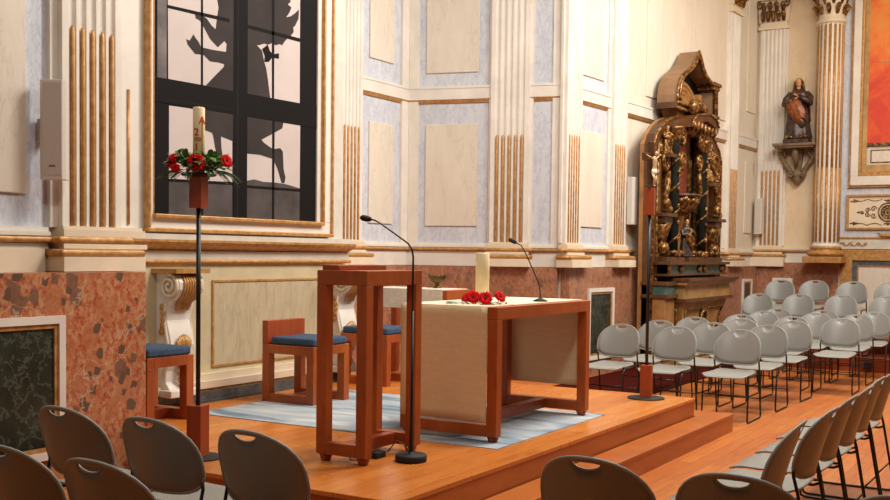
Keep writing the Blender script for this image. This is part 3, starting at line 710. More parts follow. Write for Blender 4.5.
X0, X1, Y0, Y1 = 6.225, 7.78, 3.345+.075, 3.345+.773-.01
m_ = MB()
def drape(xa, sgn, zend, w0, w1):
    rows = []
    for i in range(13):
        z = zt_+.002-(zt_-zend)*i/12; rows.append([(xa+sgn*(.004+.003*math.sin(j*.8+i*.5)*(i/12)), Y0+(Y1-Y0)*j/14, z) for j in range(15)])
    if sgn > 0: rows = [r[::-1] for r in rows]
    return rows
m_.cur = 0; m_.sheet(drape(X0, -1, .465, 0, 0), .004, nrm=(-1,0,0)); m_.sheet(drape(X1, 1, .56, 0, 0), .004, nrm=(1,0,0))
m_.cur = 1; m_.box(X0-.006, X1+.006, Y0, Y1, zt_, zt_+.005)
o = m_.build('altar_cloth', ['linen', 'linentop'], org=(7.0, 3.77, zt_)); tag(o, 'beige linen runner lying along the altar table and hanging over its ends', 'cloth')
am, za = open_frame('lectern', 'tall reddish wood lectern of open square frames in front of the altar', 'lectern', 5.108, 3.623, .612, .37, 1.121, .045, .072, .09)
m_ = MB(); m_.prism([(3.86, za), (3.985, za), (3.985, za+.032), (3.86, za+.03)], 5.15, 5.66, 'x')
m_.build('book_rest', 'cherryt', am, bevel=.003)
o = MB().box(5.34, 5.45, 3.70, 3.79, ZS, ZS+.04).build('floor_box', 'blackmatte', org=(5.39,3.74,ZS), bevel=.01); tag(o, 'small black cable box on the floor under the lectern', 'box')
m_ = MB(); m_.tube([(5.46, 3.7, ZS+.03), (5.5, 3.66, ZS+.10), (5.55, 3.62, ZS+.06), (5.52, 3.56, ZS+.01), (5.46, 3.52, ZS+.01)], .004, 6)
m_.tube([(5.3, 3.80, ZS+.02), (5.24, 3.84, ZS+.07), (5.2, 3.8, ZS+.01), (5.22, 3.72, ZS+.006)], .004, 6); o = m_.build('cable', 'black', org=(5.4,3.6,ZS)); tag(o, 'thin black cable looping beside the lectern foot', 'cable')
m_ = MB(); m_.tube([(6.42, 3.66, ZS+.02), (6.5, 3.6, ZS+.018), (6.58, 3.64, ZS+.018), (6.5, 3.72, ZS+.018)], .005, 6)
o = m_.build('cable', 'black', org=(7,3.6,ZS+.01)); tag(o, 'black microphone cable on the rug under the altar table', 'cable')

# ------------------------------------------------------------------ stools
def stool(x, y, label, back=False, W=.5, D=.54):
    t = thing('padded_seat', label, 'seat', (x, y, ZS), 0, 'wooden seats with blue cushions'); z0 = ZS; z1 = ZS+.49; p = .075
    for xa in (x, x+W-p):
        m_ = MB(); m_.box(xa, xa+p, y, y+p, z0, z1-p); m_.box(xa, xa+p, y+D-p, y+D, z0, z1-p); m_.box(xa, xa+p, y+p, y+D-p, z0, z0+p); m_.box(xa, xa+p, y, y+D, z1-p, z1)
        m_.build('side_frame', 'cherry', t, bevel=.004)
    m_ = MB(); m_.box(x+p, x+W-p, y, y+p, z1-p, z1); m_.box(x+p, x+W-p, y+D-p, y+D, z1-p, z1); m_.box(x+p, x+W-p, y+p, y+D-p, z1-.03, z1-.01); m_.build('seat_frame', 'cherry', t, bevel=.003)
    m_ = MB(); m_.box(x+p, x+W-p, y+D/2-.04, y+D/2+.04, z0, z0+p); m_.build('stretcher', 'cherryt', t, bevel=.003)
    yb = y+D-(.08 if back else .01)
    m_ = MB(); m_.box(x+.015, x+W-.015, y+.01, yb, z1, z1+.065); m_.build('cushion', 'cushion', t, bevel=.018)
    if back:
        m_ = MB(); m_.box(x, x+W, y+D-.06, y+D, z1, z1+.20); m_.build('backrest', 'cherryt', t, bevel=.004)
    return t
stool(5.40, 5.76, 'wooden stool with blue cushion, half hidden behind the marble pier', W=.47, D=.45)
stool(6.88, 5.41, 'wooden seat with low backrest and blue cushion, against the altar front', True, W=.5, D=.55)
stool(8.32, 5.66, 'wooden stool with blue cushion, seen through the open lectern frame', W=.5, D=.55)

# ------------------------------------------------------------------ credence table
t = thing('side_table', 'small wooden side table with white cloth behind the lectern', 'table', (9.05, 5.45, ZS)); zc = 1.235
x0, x1, y0, y1 = 9.07, 9.55, 5.45, 6.40
m_ = MB(); m_.box(x0, x1, y0, y1, zc-.09, zc); m_.build('top', 'cherry', t, bevel=.004)
for (xa, ya) in ((x0, y0), (x1-.07, y0), (x0, y1-.07), (x1-.07, y1-.07)): MB().box(xa, xa+.07, ya, ya+.07, ZS, zc-.09).build('leg', 'cherry', t, bevel=.003)
m_ = MB(); m_.box(x0-.012, x1+.012, y0+.10 if False else y0+.05, y1+.02, zc, zc+.008)
m_.box(x0-.014, x0-.006, y0+.05, y1-.02, zc-.19, zc+.006)
o = m_.build('table_cloth', 'white', org=(9.3,5.9,zc)); tag(o, 'short white cloth over the small side table', 'cloth')
m_ = MB(); b0 = (9.42, 5.78, zc+.008)
m_.lathe([(.045, 0), (.05, .008), (.03, .02), (.02, .035), (.035, .05), (.075, .075), (.085, .10), (.078, .122), (.083, .13), (.07, .125), (.05, .09)], b0, 20)
for s in (-1, 1):
    m_.tube([(b0[0], b0[1]+s*.075, b0[2]+.09), (b0[0], b0[1]+s*.105, b0[2]+.115), (b0[0], b0[1]+s*.10, b0[2]+.145), (b0[0], b0[1]+s*.08, b0[2]+.13)], .010, 6)
for k in range(6): a = 2*PI*k/6; m_.ball((b0[0]+.078*math.cos(a), b0[1]+.078*math.sin(a), b0[2]+.132), .012, 6, 4)
o = m_.build('brass_urn', 'brass', org=b0); tag(o, 'small ornate brass urn on the white side table', 'urn')

# ------------------------------------------------------------------ flowers
def gerbera(mb_, c, r, tilt, az, mats=(0, 1)):
    R3 = Euler((0, tilt, az)).to_matrix()
    def w(p): q = R3 @ Vector(p); return (c[0]+q.x, c[1]+q.y, c[2]+q.z)
    mb_.cur = mats[0]
    for ring, (n, rr, lift) in enumerate(((17, r, .10), (14, r*.78, .28))):
        for i in range(n):
            a = 2*PI*(i+ring*.5)/n+random.uniform(-.05, .05); ca, sa = math.cos(a), math.sin(a); ln = rr*random.uniform(.92, 1.05)
            wd = ln*.17; rows = []
            for k, (f_, ww) in enumerate(((.15, .45), (.45, .9), (.78, 1.0), (1.0, .35))):
                z = ln*lift*f_-ln*.16*f_*f_*(1-ring*.6)
                rows.append([w((ca*ln*f_-sa*wd*ww*s, sa*ln*f_+ca*wd*ww*s, z+(.06*ln if s == 0 else 0))) for s in (-1, 0, 1)])
            mb_.sheet(rows, .0012, nrm=tuple(R3 @ Vector((0,0,-1))))
    mb_.cur = mats[1]; mb_.ball(w((0, 0, r*.06)), (r*.22, r*.22, r*.14), 10, 6)
def leafy(mb_, c, n, spread, size, up=.5, seed=1, wid=.35, elong=1):
    rnd = random.Random(seed)
    for i in range(n):
        a = rnd.uniform(0, 2*PI); el = rnd.uniform(-.25, up); d = Vector((math.cos(a)*math.cos(el), math.sin(a)*math.cos(el), math.sin(el)))
        p0 = Vector(c)+Vector((d.x*spread*rnd.uniform(.1, .8), d.y*spread*rnd.uniform(.1, .8), rnd.uniform(-.01, .5*up)*spread))
        ln = size*rnd.uniform(.7, 1.25)*elong; sd = d.cross(Vector((0,0,1))).normalized()*ln*wid*.5; dr = Vector((0,0,-ln*.25))
        rows = [[tuple(p0)]*3, [tuple(p0+d*ln*.4-sd), tuple(p0+d*ln*.4+Vector((0,0,ln*.05))), tuple(p0+d*ln*.4+sd)], [tuple(p0+d*ln*.75-sd*.7+dr*.4), tuple(p0+d*ln*.75+dr*.3), tuple(p0+d*ln*.75+sd*.7+dr*.4)], [tuple(p0+d*ln+dr)]*3]
        mb_.sheet(rows)
# ------------------------------------------------------------------ paschal candle stand
def pole_stand(name, label, cat, x, y, zwood_top, ztop0, ztop1, group=None, disc=.15, az=0.2):
    t = thing(name, label, cat, (x, y, ZS), 0, group)
    MB().lathe([(disc, 0), (disc, .008), (disc-.006, .013), (.03, .016)], (x, y, ZS), 40).build('base_disc', 'blackmatte', t)
    fr = rotz((x, y, 0), az)
    MB(fr).box(-.05, .05, -.05, .05, ZS+.013, zwood_top).build('lower_block', 'cherryt', t, bevel=.003)
    m_ = MB(); m_.tube([(x, y, zwood_top-.1), (x, y, ztop0+.02)], .0145, 12); m_.build('pole', 'black', t)
    MB(fr).box(-.042, .042, -.042, .042, ztop0, ztop1).build('upper_block', 'cherryt', t, bevel=.003)
    return t
cx, cy = 4.757, 4.632
cs = pole_stand('candle_stand', 'tall black pole stand with wooden blocks carrying the big decorated candle', 'candle stand', cx, cy, .655, 1.86, 2.055, disc=.145)
m_ = MB(); m_.lathe([(.05, 2.05), (.10, 2.056), (.11, 2.066), (.105, 2.065), (.04, 2.064)], (cx, cy, 0), 28); m_.build('dish', 'blackmatte', cs)
pc = thing('decorated_candle', 'tall cream candle with red numerals standing in the flower wreath', 'candle', (cx, cy, 2.066))
m_ = MB(); m_.lathe([(.036, 0), (.036, .398), (.033, .404), (.02, .398), (.004, .396)], (cx, cy, 2.066), 28); m_.tube([(cx, cy, 2.46), (cx+.001, cy, 2.478)], .002, 5); m_.build('wax', 'wax', pc)
va = math.atan2(-cy, -cx)  # the decorated side looks towards the nave seats
def arc_patch(mb_, a0, a1, z0, z1, r=.0372):
    mb_.sheet([[(cx+r*math.cos(va+a0+(a1-a0)*j/8), cy+r*math.sin(va+a0+(a1-a0)*j/8), z) for j in range(9)] for z in (z0, z1)])
m_ = MB(); arc_patch(m_, .42, .78, 2.11, 2.38); arc_patch(m_, -.75, .78, 2.262, 2.288)
m_.build('painted_cross', 'redpaint', pc) if False else m_.build('painted_cross', 'gold', pc)
def glyph(ch, ang, z, size, parent):
    cu = bpy.data.curves.new('numeral', 'FONT'); cu.body = ch; cu.size = size; cu.align_x = 'CENTER'; cu.extrude = .0006; cu.offset = .0012
    cu.materials.append(M['redpaint']); tmp = bpy.data.objects.new('numeral_curve', cu); me = bpy.data.meshes.new_from_object(tmp); bpy.data.objects.remove(tmp); me.name = 'numeral'
    o = bpy.data.objects.new('numeral', me); C.objects.link(o); o.parent = parent
    a = va+ang; o.location = (.0378*math.cos(a), .0378*math.sin(a), z-2.066); o.rotation_euler = (PI/2, 0, a+PI/2)
glyph('2', -.38, 2.298, .062, pc); glyph('1', -.38, 2.208, .062, pc); glyph('A', .52, 2.37, .062, pc)
fw = thing('flower_wreath', 'ring of green foliage with red daisies around the tall candle foot', 'flowers', (cx, cy, 2.07))
m_ = MB(); m_.cur = 0
for k in range(10):
    a = 2*PI*k/10; leafy(m_, (cx+.115*math.cos(a), cy+.115*math.sin(a), 2.11), 34, .08, .07, 1.35, seed=k, wid=.5)
m_.cur = 1
for k in range(12):
    a = 2*PI*k/12+random.uniform(-.1, .1); L = random.uniform(.07, .14)
    P0 = Vector((cx+.12*math.cos(a), cy+.12*math.sin(a), 2.085)); d = Vector((math.cos(a), math.sin(a), 0))
    sp = [P0+d*L*f_+Vector((0,0,-L*.9*f_*f_*random.uniform(.3,.9))) for f_ in (0, .33, .66, 1)]
    m_.tube([tuple(q) for q in sp], .0018, 4)
    for j in range(12):
        f_ = j/12; q = P0+d*L*f_+Vector((0,0,-L*.55*f_*f_)); s_ = d.cross(Vector((0,0,1)))
        for sg in (-1, 1): m_.sheet([[tuple(q)]*2, [tuple(q+s_*sg*.02+d*.012+Vector((0,0,.004))), tuple(q+s_*sg*.018+d*.020+Vector((0,0,-.004)))], [tuple(q+s_*sg*.034*(1-f_*.5)+d*.028)]*2])
m_.build('foliage', ['leaf', 'leafdark'], fw)
sdir = Vector((math.cos(va), math.sin(va), 0)); rt = Vector((-sdir.y, sdir.x, 0))
for (r_, f_, z, sz, ti, da) in ((-.015, .185, 2.125, .056, 1.35, 0), (.165, .10, 2.145, .046, 1.25, .7), (-.16, .10, 2.12, .034, 1.2, -.6), (-.15, .12, 2.155, .030, 1.0, -.5), (-.135, .14, 2.09, .030, 1.4, -.4)):
    p = Vector((cx, cy, z))+rt*r_+sdir*f_; m_ = MB(); gerbera(m_, tuple(p), sz, ti, va+da); m_.build('red_daisy', ['red', 'flowerheart'], fw)

# crucifix stand
kx, ky = 9.03, 3.33
ks = pole_stand('crucifix_stand', 'black pole stand with wooden blocks at the platform end, holding the crucifix', 'stand', kx, ky, .63, 1.97, 2.21, disc=.165)
cr = thing('crucifix', 'dark wooden cross with pale carved figure on the pole stand', 'crucifix', (kx, ky, 2.21))
ang = math.atan2(-ky, -kx)+PI/2+.95; fr = rotz((kx, ky, 0), ang)
m_ = MB(fr); m_.box(-.035, .035, -.014, .014, 2.21, 2.62); m_.box(-.115, .115, -.014, .014, 2.45, 2.515); m_.box(-.045, .045, -.03, .03, 2.205, 2.235); m_.build('cross', 'brown', cr, bevel=.003)
def fi(p): return (p[0], -.035+p[1], p[2])
m_ = MB(fr)
m_.tube([fi(p) for p in ((0, 0, 2.33), (.004, -.004, 2.37), (.002, -.006, 2.41), (0, -.008, 2.45), (0, -.006, 2.475), (0, -.012, 2.49))], [.020, .022, .018, .024, .020, .009], 10)
m_.ball(fi((.006, -.022, 2.512)), (.015, .016, .020)); 
for s in (-1, 1):
    m_.tube([fi(p) for p in ((s*.016, -.004, 2.462), (s*.05, 0, 2.478), (s*.088, .012, 2.495))], [.008, .006, .004], 7); m_.ball(fi((s*.092, .012, 2.498)), .006, 6, 5)
    m_.tube([fi(p) for p in ((s*.010, 0, 2.335), (s*.014, -.022, 2.29), (s*.005, -.004, 2.245), (s*.004, .0, 2.232))], [.014, .011, .007, .005], 7); m_.ball(fi((s*.004, -.010, 2.228)), (.006, .012, .006), 6, 5)
m_.build('carved_figure', 'ivory', cr)
m_ = MB(fr); m_.lathe([(.022, 2.325), (.026, 2.34), (.024, 2.375)], fi((0.002, -.004, 0)), 10); m_.tube([fi((.024, -.008, 2.37)), fi((.034, -.006, 2.34))], .008, 6); m_.build('loincloth', 'white', cr)

# altar candle, flowers, microphones
ZT2 = zt_+.005
o = None
ac = thing('altar_candle', 'thick plain cream pillar candle on the altar corner', 'candle', (6.73, 3.745, ZT2))
m_ = MB(); m_.lathe([(.05, 0), (.05, .355), (.047, .361), (.03, .355), (.003, .352)], (6.73, 3.745, ZT2), 30); m_.build('wax', 'wax', ac)
MB().tube([(6.73, 3.745, ZT2+.35), (6.731, 3.745, ZT2+.372)], .002, 5).build('wick', 'black', ac)
fa = thing('flower_arrangement', 'low spray of red daisies and silvery leaves at the candle foot on the altar', 'flowers', (6.47, 3.62, ZT2))
m_ = MB(); m_.cur = 0
for k, (dx, dy) in enumerate(((-.08,.16), (-.06,.08), (0,0), (.04,-.08), (-.04,-.10), (.10,-.16), (.08,.02), (-.03,.20))):
    leafy(m_, (6.47+dx, 3.62+dy, ZT2+.008), 12, .05, .045, .3, seed=40+k, wid=.55)
m_.build('foliage', ['silver'], fa)
va2 = math.atan2(-3.7, -6.7)
for (x, y, z, r_, ti, da) in ((6.50, 3.74, .040, .048, .9, -.5), (6.45, 3.66, .050, .055, 1.1, -.1), (6.40, 3.535, .048, .055, 1.05, .1), (6.55, 3.50, .055, .050, .95, .7)):
    m_ = MB(); gerbera(m_, (x, y, ZT2+z), r_, ti, va2+da); m_.tube([(x, y, ZT2+z-.004), (x+.02, y+.03, ZT2+.004)], .003, 5); m_.build('red_daisy', ['red', 'flowerheart'], fa)
def head(m_, p, d, L=.05, r=.017):
    d = Vector(d).normalized(); P = Vector(p); m_.tube([tuple(P-d*L*.1), tuple(P), tuple(P+d*L*.35), tuple(P+d*L*.8), tuple(P+d*L)], [.006, r*.75, r, r*.95, r*.4], 12)
vr = Vector((.5, -.86, 0)).normalized()   # sideways, parallel to the platform end
def unit_dir(v): return Vector(v).normalized()
mt = thing('table_microphone', 'black gooseneck microphone on a small round foot at the altar front edge', 'microphone', (7.19, 3.50, ZT2))
m_ = MB(); m_.lathe([(.055, 0), (.055, .008), (.03, .018), (.012, .026)], (7.19, 3.50, ZT2), 24); m_.build('base', 'blackmatte', mt)
m_ = MB(); S = Vector((.5, -.86, 0)).normalized(); base = Vector((7.19, 3.50, ZT2))
pts = [base+S*a+Vector((0,0,b)) for a, b in ((0, .02), (-.003, .08), (-.012, .13), (-.06, .24), (-.115, .36), (-.15, .42), (-.19, .44))]
m_.tube([tuple(p) for p in pts], .0045, 8); m_.build('gooseneck', 'black', mt)
m_ = MB(); head(m_, pts[-1], pts[-1]-pts[-2], .06, .017); m_.build('microphone_head', 'blackmatte', mt)
ms = thing('microphone_stand', 'black floor microphone stand with round base in front of the lectern', 'microphone stand', (5.42, 3.50, ZS))
bx = Vector((5.42, 3.50, 0))
m_ = MB(); m_.lathe([(.094, 0), (.098, .006), (.098, .036), (.09, .044), (.02, .046), (.016, .06)], (bx.x, bx.y, ZS), 36); m_.build('base', 'blackmatte', ms)
m_ = MB(); m_.tube([(bx.x, bx.y, ZS+.04), (bx.x, bx.y, ZS+.08), (bx.x, bx.y, ZS+.25), (bx.x, bx.y, 1.25)], [.014, .013, .009, .0085], 10); m_.build('pole', 'black', ms)
S2 = Vector((.516, -.856, 0)).normalized()
pts = [Vector((bx.x, bx.y, 0))+S2*a+Vector((0,0,b)) for a, b in ((0, 1.24), (0, 1.45), (0, 1.58), (-.008, 1.625), (-.03, 1.66), (-.10, 1.71), (-.20, 1.78), (-.235, 1.80), (-.262, 1.805))]
m_ = MB(); m_.tube([tuple(p) for p in pts], [.007, .007, .006, .0055, .0055, .005, .005, .005, .005], 8); m_.build('gooseneck', 'black', ms)
m_ = MB(); head(m_, pts[-1], pts[-1]-pts[-2], .065, .019); m_.build('microphone_head', 'blackmatte', ms)

# ------------------------------------------------------------------ loudspeakers
def speaker(fr, u, z0, z1, w, d, label, gap=.05, logo=False, turn=0):
    c = fr((u, -gap-d/2, z0)); t = thing('loudspeaker', label, 'loudspeaker', c, 0, 'slim wall loudspeakers')
    a = math.atan2(fr((1,0,0))[1]-fr((0,0,0))[1], fr((1,0,0))[0]-fr((0,0,0))[0])+turn; f2 = rotz((c[0], c[1], 0), a)
    pts = [(-w/2, d/2), (-w/2+.01, -d*.25), (-w/2+.03, -d/2), (w/2-.03, -d/2), (w/2-.01, -d*.25), (w/2, d/2)]
    MB(f2).prism(pts, z0, z1, 'z').build('casing', 'spk', t, bevel=.004)
    g = MB(f2).box(-w/2+.033, w/2-.033, -d/2-.004, -d/2, z0+.03, z1-.02).build('grille', 'mesh', t)
    if logo: MB(f2).box(-.02, .02, -d/2-.006, -d/2-.004, z0+.085, z0+.095).build('badge', 'pic_jamb', g)
    MB(fr).box(u-.03, u+.03, -gap-d/2, -.02, (z0+z1)/2-.08, (z0+z1)/2+.08).build('wall_bracket', 'spk', t)
speaker(fP, 2.15, 2.065, 2.73, .185, .10, 'large slim white loudspeaker beside the marble pier pilaster', gap=.10, logo=True, turn=-.85)
speaker(fD, 1.90, 2.05, 2.72, .16, .10, 'slim white loudspeaker just before the carved side altar')
speaker(fE, .13, 2.04, 2.70, .16, .12, 'slim white loudspeaker in the far room corner', gap=.14)

# ------------------------------------------------------------------ carved saints
def robed(fr, H, t, robe='robe', mantle='mantle', halo=False, veil='hair'):
    def F(p): return fr((p[0]*H, p[1]*H, p[2]*H))
    m_ = MB(F)
    fold = lambda a, z: 1+.10*math.sin(7*a+5*z)*max(0, .75-z)*1.5+.05*math.sin(13*a-4*z)*max(0, .8-z)
    m_.lathe([(.19, 0), (.205, .03), (.19, .12), (.175, .24), (.165, .36), (.15, .46), (.125, .56), (.135, .64), (.145, .72), (.12, .78), (.06, .815), (.035, .83)], (0,0,0), 40, fold=fold, sx=1.0, sy=.72)
    m_.tube([(-.12, 0, .755), (-.19, -.03, .66), (-.20, -.08, .58), (-.13, -.15, .60), (-.06, -.165, .64)], [.05, .055, .052, .04, .028], 10)
    m_.tube([(.12, 0, .755), (.19, -.02, .67), (.205, -.07, .585), (.13, -.15, .63), (.05, -.165, .70)], [.05, .055, .052, .04, .028], 10)
    m_.ball((.09, -.10, .27), (.06, .07, .10)); m_.build('robe', robe, t)
    g = MB(F)
    for i in range(9): g.ball((-.15+.038*i, -.13-.012*math.sin(i), .035+.01*(i % 2)), (.024, .018, .022), 8, 5)
    g.tube([(-.06, -.115, .76), (0, -.13, .70), (.06, -.115, .76)], .009, 6); g.ball((.08, -.155, .30), (.028, .02, .045), 8, 6)
    g.build('gilded_hem', 'oldgold', t)
    rows = []
    for i in range(15):
        v = i/14; row = []
        cxx = -.07+.19*v; zz = .66-.34*v; wd = .05+.085*math.sin(PI*min(1, v*.85+.1))
        for j in range(9):
            u = -1+2*j/8; row.append((cxx+wd*u*.9-.02, -.145-.035*math.sin(PI*(u+1)/2)-.02*math.sin(v*3)+.012*math.sin(u*9+v*4)+.04*(v < .12), zz+.03*u-.07*u*u*v))
        rows.append(row)
    m_ = MB(F); m_.sheet(rows, .02, nrm=(0,1,0))
    m_.sheet([[(.16*math.cos(a)*(1+.25*v), .02+.12*math.sin(a), .70-.42*v+.02*math.sin(a*6)) for a in [.1+.18*k for k in range(12)]] for v in [q/8 for q in range(9)]], .012, nrm=(0,-1,0))
    m_.build('mantle', mantle, t)
    h = MB(F); h.tube([(0, -.005, .80), (0, -.015, .86)], [.036, .032], 10)
    h.lathe([(.004, -.078), (.028, -.066), (.046, -.035), (.054, .005), (.052, .045), (.035, .072), (.004, .082)], (0, -.02, .915), 16, sx=.9, sy=1)
    h.ball((0, -.078, .912), (.009, .014, .014), 6, 5); h.ball((0, -.070, .88), (.014, .007, .004), 6, 4)
    hd = h.build('head', 'skin', t)
    for s in (-1, 1):
        h = MB(F); h.tube([(s*-.02-.0, -.17, .64 if s > 0 else .70), (s*.02, -.185, .66 if s > 0 else .71)], [.022, .012], 8)
        for k in range(4): h.tube([(s*.01+.008*k-.01, -.178, (.645 if s > 0 else .70)+.004*k), (s*.03+.008*k-.01, -.196, (.665 if s > 0 else .715)+.006*k)], .005, 5)
        h.build('hand', 'skin', t)
    e = MB(F)
    for s in (-1, 1): e.ball((s*.019, -.068, .925), (.007, .005, .004), 6, 4)
    e.build('eyes', 'black', hd)
    q = MB(F); q.ball((0, .0, .935), (.062, .062, .068), 14, 10)
    for k in range(9):
        a = -.2+(PI+.4)*k/8; q.tube([(.052*math.cos(a), .005+.045*math.sin(a), .95), (.068*math.cos(a), .01+.055*math.sin(a), .87), (.085*math.cos(a), .02+.06*math.sin(a), .79), (.07*math.cos(a), .03+.06*math.sin(a), .72)], [.02, .022, .02, .008], 6)
    q.build('hair', veil, t)
    if halo:
        r_ = MB(F); r_.lathe([(.075, 0), (.078, .0)], (0,0,0), 24) if False else None
        N = 28; vs = [(.095*math.cos(2*PI*i/N)*(1+.10*(i % 2)), .05, 1.0+.095*math.sin(2*PI*i/N)*(1+.10*(i % 2))) for i in range(N)]
        r_.prism([(p[0], p[2]) for p in vs], .045, .055, 'y'); r_.build('halo', 'halo', t)
sy = 4.47; frS = rotz((19.56, sy, 3.72), -PI/2)
t = thing('saint_statue', 'painted statue of a robed woman in russet mantle on the wall bracket', 'statue', (19.56, sy, 3.66))
MB(frS).box(-.22, .22, -.16, .16, -.06, .0).build('base', 'robe', t)
robed(frS, 1.10, t, halo=True)
t = thing('wall_bracket_shelf', 'carved scroll bracket on the end wall under the saint statue', 'bracket', (19.6, 4.5, 2.92))
frB = rotz((19.87, 4.51, 0), -PI/2)
m_ = MB(frB); m_.box(-.37, .37, -.46, 0, 3.61, 3.66); m_.box(-.34, .34, -.43, 0, 3.575, 3.61); m_.build('shelf', 'stone', t, bevel=.006)
m_ = MB(frB)
for s in (-1, 1):
    m_.tube([(s*.30, -.12, 3.54), (s*.28, -.12, 3.42), (s*.20, -.13, 3.30), (s*.13, -.12, 3.20), (s*.12, -.10, 3.10), (s*.06, -.08, 3.02)], [.04, .045, .04, .045, .04, .03], 10)
    m_.tube([(p[0], -.14, p[2]) for p in spiral((s*.27, 3.49), .075, .015, 1.3, a0=PI/2, n=20, flip=s)], .024, 8)
    m_.tube([(p[0], -.14, p[2]) for p in spiral((s*.10, 3.12), .055, .012, 1.2, a0=PI/2, n=18, flip=-s)], .02, 8)
m_.tube([(0, -.30, 3.575), (0, -.28, 3.45), (0, -.20, 3.36), (0, -.17, 3.26)], [.05, .055, .045, .02], 10)
m_.lathe([(.005, 2.92), (.05, 2.96), (.085, 3.03), (.07, 3.08), (.11, 3.13), (.07, 3.19)], (0, -.08, 0), 14, fold=lambda a, z: 1+.12*math.cos(6*a))
m_.prism([(-.10, 3.58), (.10, 3.58), (.04, 3.1), (-.04, 3.1)], -.08, 0, 'y')
m_.build('scroll_support', 'stone', t)

# ------------------------------------------------------------------ big orange painting and gilt panel on the end wall
t = thing('orange_painting', 'orange abstract painting in a wide white and gilt frame on the end wall', 'painting', (19.85, 2.5, 2.86))
m_ = MB(fE); ua, ub = 1.66, 4.6; zt3 = 6.85
for (a, b_, c_, d_, y, mt_) in ((ua, ub, 2.86, 2.90, .08, 1), (ua, ua+.04, 2.90, zt3, .08, 1), (ua+.04, ub, 2.90, 3.06, .11, 0), (ua+.04, ua+.17, 3.06, zt3, .11, 0), (ua+.17, ub, 3.06, 3.13, .10, 1), (ua+.17, ua+.215, 3.13, zt3, .10, 1), (ua+.215, ub, 3.13, 3.26, .07, 2), (ua+.215, ua+.30, 3.26, zt3, .07, 2)):
    m_.cur = mt_; m_.box(a, b_, -y, -.03, c_, d_)
m_.build('frame', ['cream', 'gold', 'tan'], t, bevel=.01)
m_ = MB(fE); m_.box(ua+.30, ub, -.045, -.03, 3.26, 3.60); m_.cur = 1; m_.box(ua+.30, ub, -.08, -.03, 3.58, 3.64); m_.box(ua+.36, ub, -.055, -.045, 3.29, 3.31); m_.box(ua+.36, ub, -.055, -.045, 3.50, 3.52); m_.box(ua+.36, ua+.38, -.055, -.045, 3.31, 3.50)
m_.cur = 2; m_.box(ua+.38, ub, -.052, -.045, 3.31, 3.50); m_.build('lower_panel', ['frieze', 'oldgold', 'panel'], t)
m_ = MB(fE); m_.box(ua+.30, ub, -.05, -.03, 3.64, 5.02); m_.box(ua+.30, ub, -.05, -.03, 5.035, zt3); m_.build('canvas', 'orange', t)
MB(fE).box(ua+.30, ub, -.04, -.03, 5.02, 5.035).build('seam', 'tan', t)
t = thing('gilt_scroll_panel', 'cream panel with gilt rosette and scrollwork below the orange painting', 'panel', (19.85, 2.95, 2.15))
m_ = MB(fE); m_.box(1.66, 3.3, -.05, -.03, 2.13, 2.73); m_.build('board', 'cream2', t)
m_ = MB(fE)
for (a, b_, c_, d_) in ((1.64, 3.32, 2.12, 2.16), (1.64, 3.32, 2.70, 2.74), (1.64, 1.69, 2.16, 2.70), (3.27, 3.32, 2.16, 2.70)): m_.box(a, b_, -.08, -.03, c_, d_)
m_.build('frame', 'gold', t, bevel=.006)
m_ = MB(fE); cu = 2.34
for rr in (.16, .115, .06): m_.tube([(cu+rr*math.cos(2*PI*k/24), -.055, 2.43+rr*math.sin(2*PI*k/24)) for k in range(24)], .014, 6, closed=True)
m_.ball((cu, -.055, 2.43), (.035, .03, .035))
for k in range(12): a = 2*PI*k/12; m_.ball((cu+.088*math.cos(a), -.055, 2.43+.088*math.sin(a)), (.02, .015, .02), 6, 4)
m_.build('rosette', 'oldgold', t); m_ = MB(fE)
for s in (-1, 1):
    for (dx, dz, r_) in ((.24, .06, .05), (.24, -.06, .05), (.34, .035, .045), (.34, -.035, .045), (.43, .0, .03)):
        m_.tube([(p[0], -.055, p[2]) for p in spiral((cu+s*dx, 2.43+dz), r_, .008, 1.3, n=16, flip=1 if dz > 0 else -1)], .009, 5)
    m_.ball((cu+s*.49, -.055, 2.43), (.03, .012, .018), 8, 5)
m_.build('scrollwork', 'oldgold', t); m_ = MB(fE)
for (a, c_) in ((1.78, 2.23), (1.78, 2.63), (2.34, 2.22), (2.34, 2.64), (2.9, 2.22), (2.9, 2.64)):
    m_.tube([(a-.07, -.055, c_), (a, -.055, c_+(.02 if c_ < 2.4 else -.02)), (a+.07, -.055, c_)], .010, 5); m_.ball((a, -.055, c_), (.025, .012, .025), 8, 5)
m_.tube([(1.76+.24*k/6, -.055, 2.20+.035*math.sin(PI*k/6)) for k in range(7)]+[(2.0+.24*k/6, -.055, 2.20+.035*math.sin(PI*k/6)) for k in range(7)], .006, 5)
m_.tube([(1.76+.24*k/6, -.055, 2.66-.035*math.sin(PI*k/6)) for k in range(7)]+[(2.0+.24*k/6, -.055, 2.66-.035*math.sin(PI*k/6)) for k in range(7)], .006, 5)
m_.build('border_ornament', 'oldgold', t)
m_ = MB(fE); m_.tube([(2.18, -.10, 2.06), (2.25, -.12, 2.02), (2.4, -.12, 2.015), (2.7, -.12, 2.02), (2.85, -.11, 2.06)], [.012, .03, .04, .03, .012], 8)
o = m_.build('gilt_crest', 'gold', org=(19.78, 2.8, 2.0)); tag(o, 'long gilt leaf ornament lying on the ledge under the scroll panel', 'ornament')

SHX = -.42
SHF = lambda p: (p[0]+SHX, p[1], p[2])
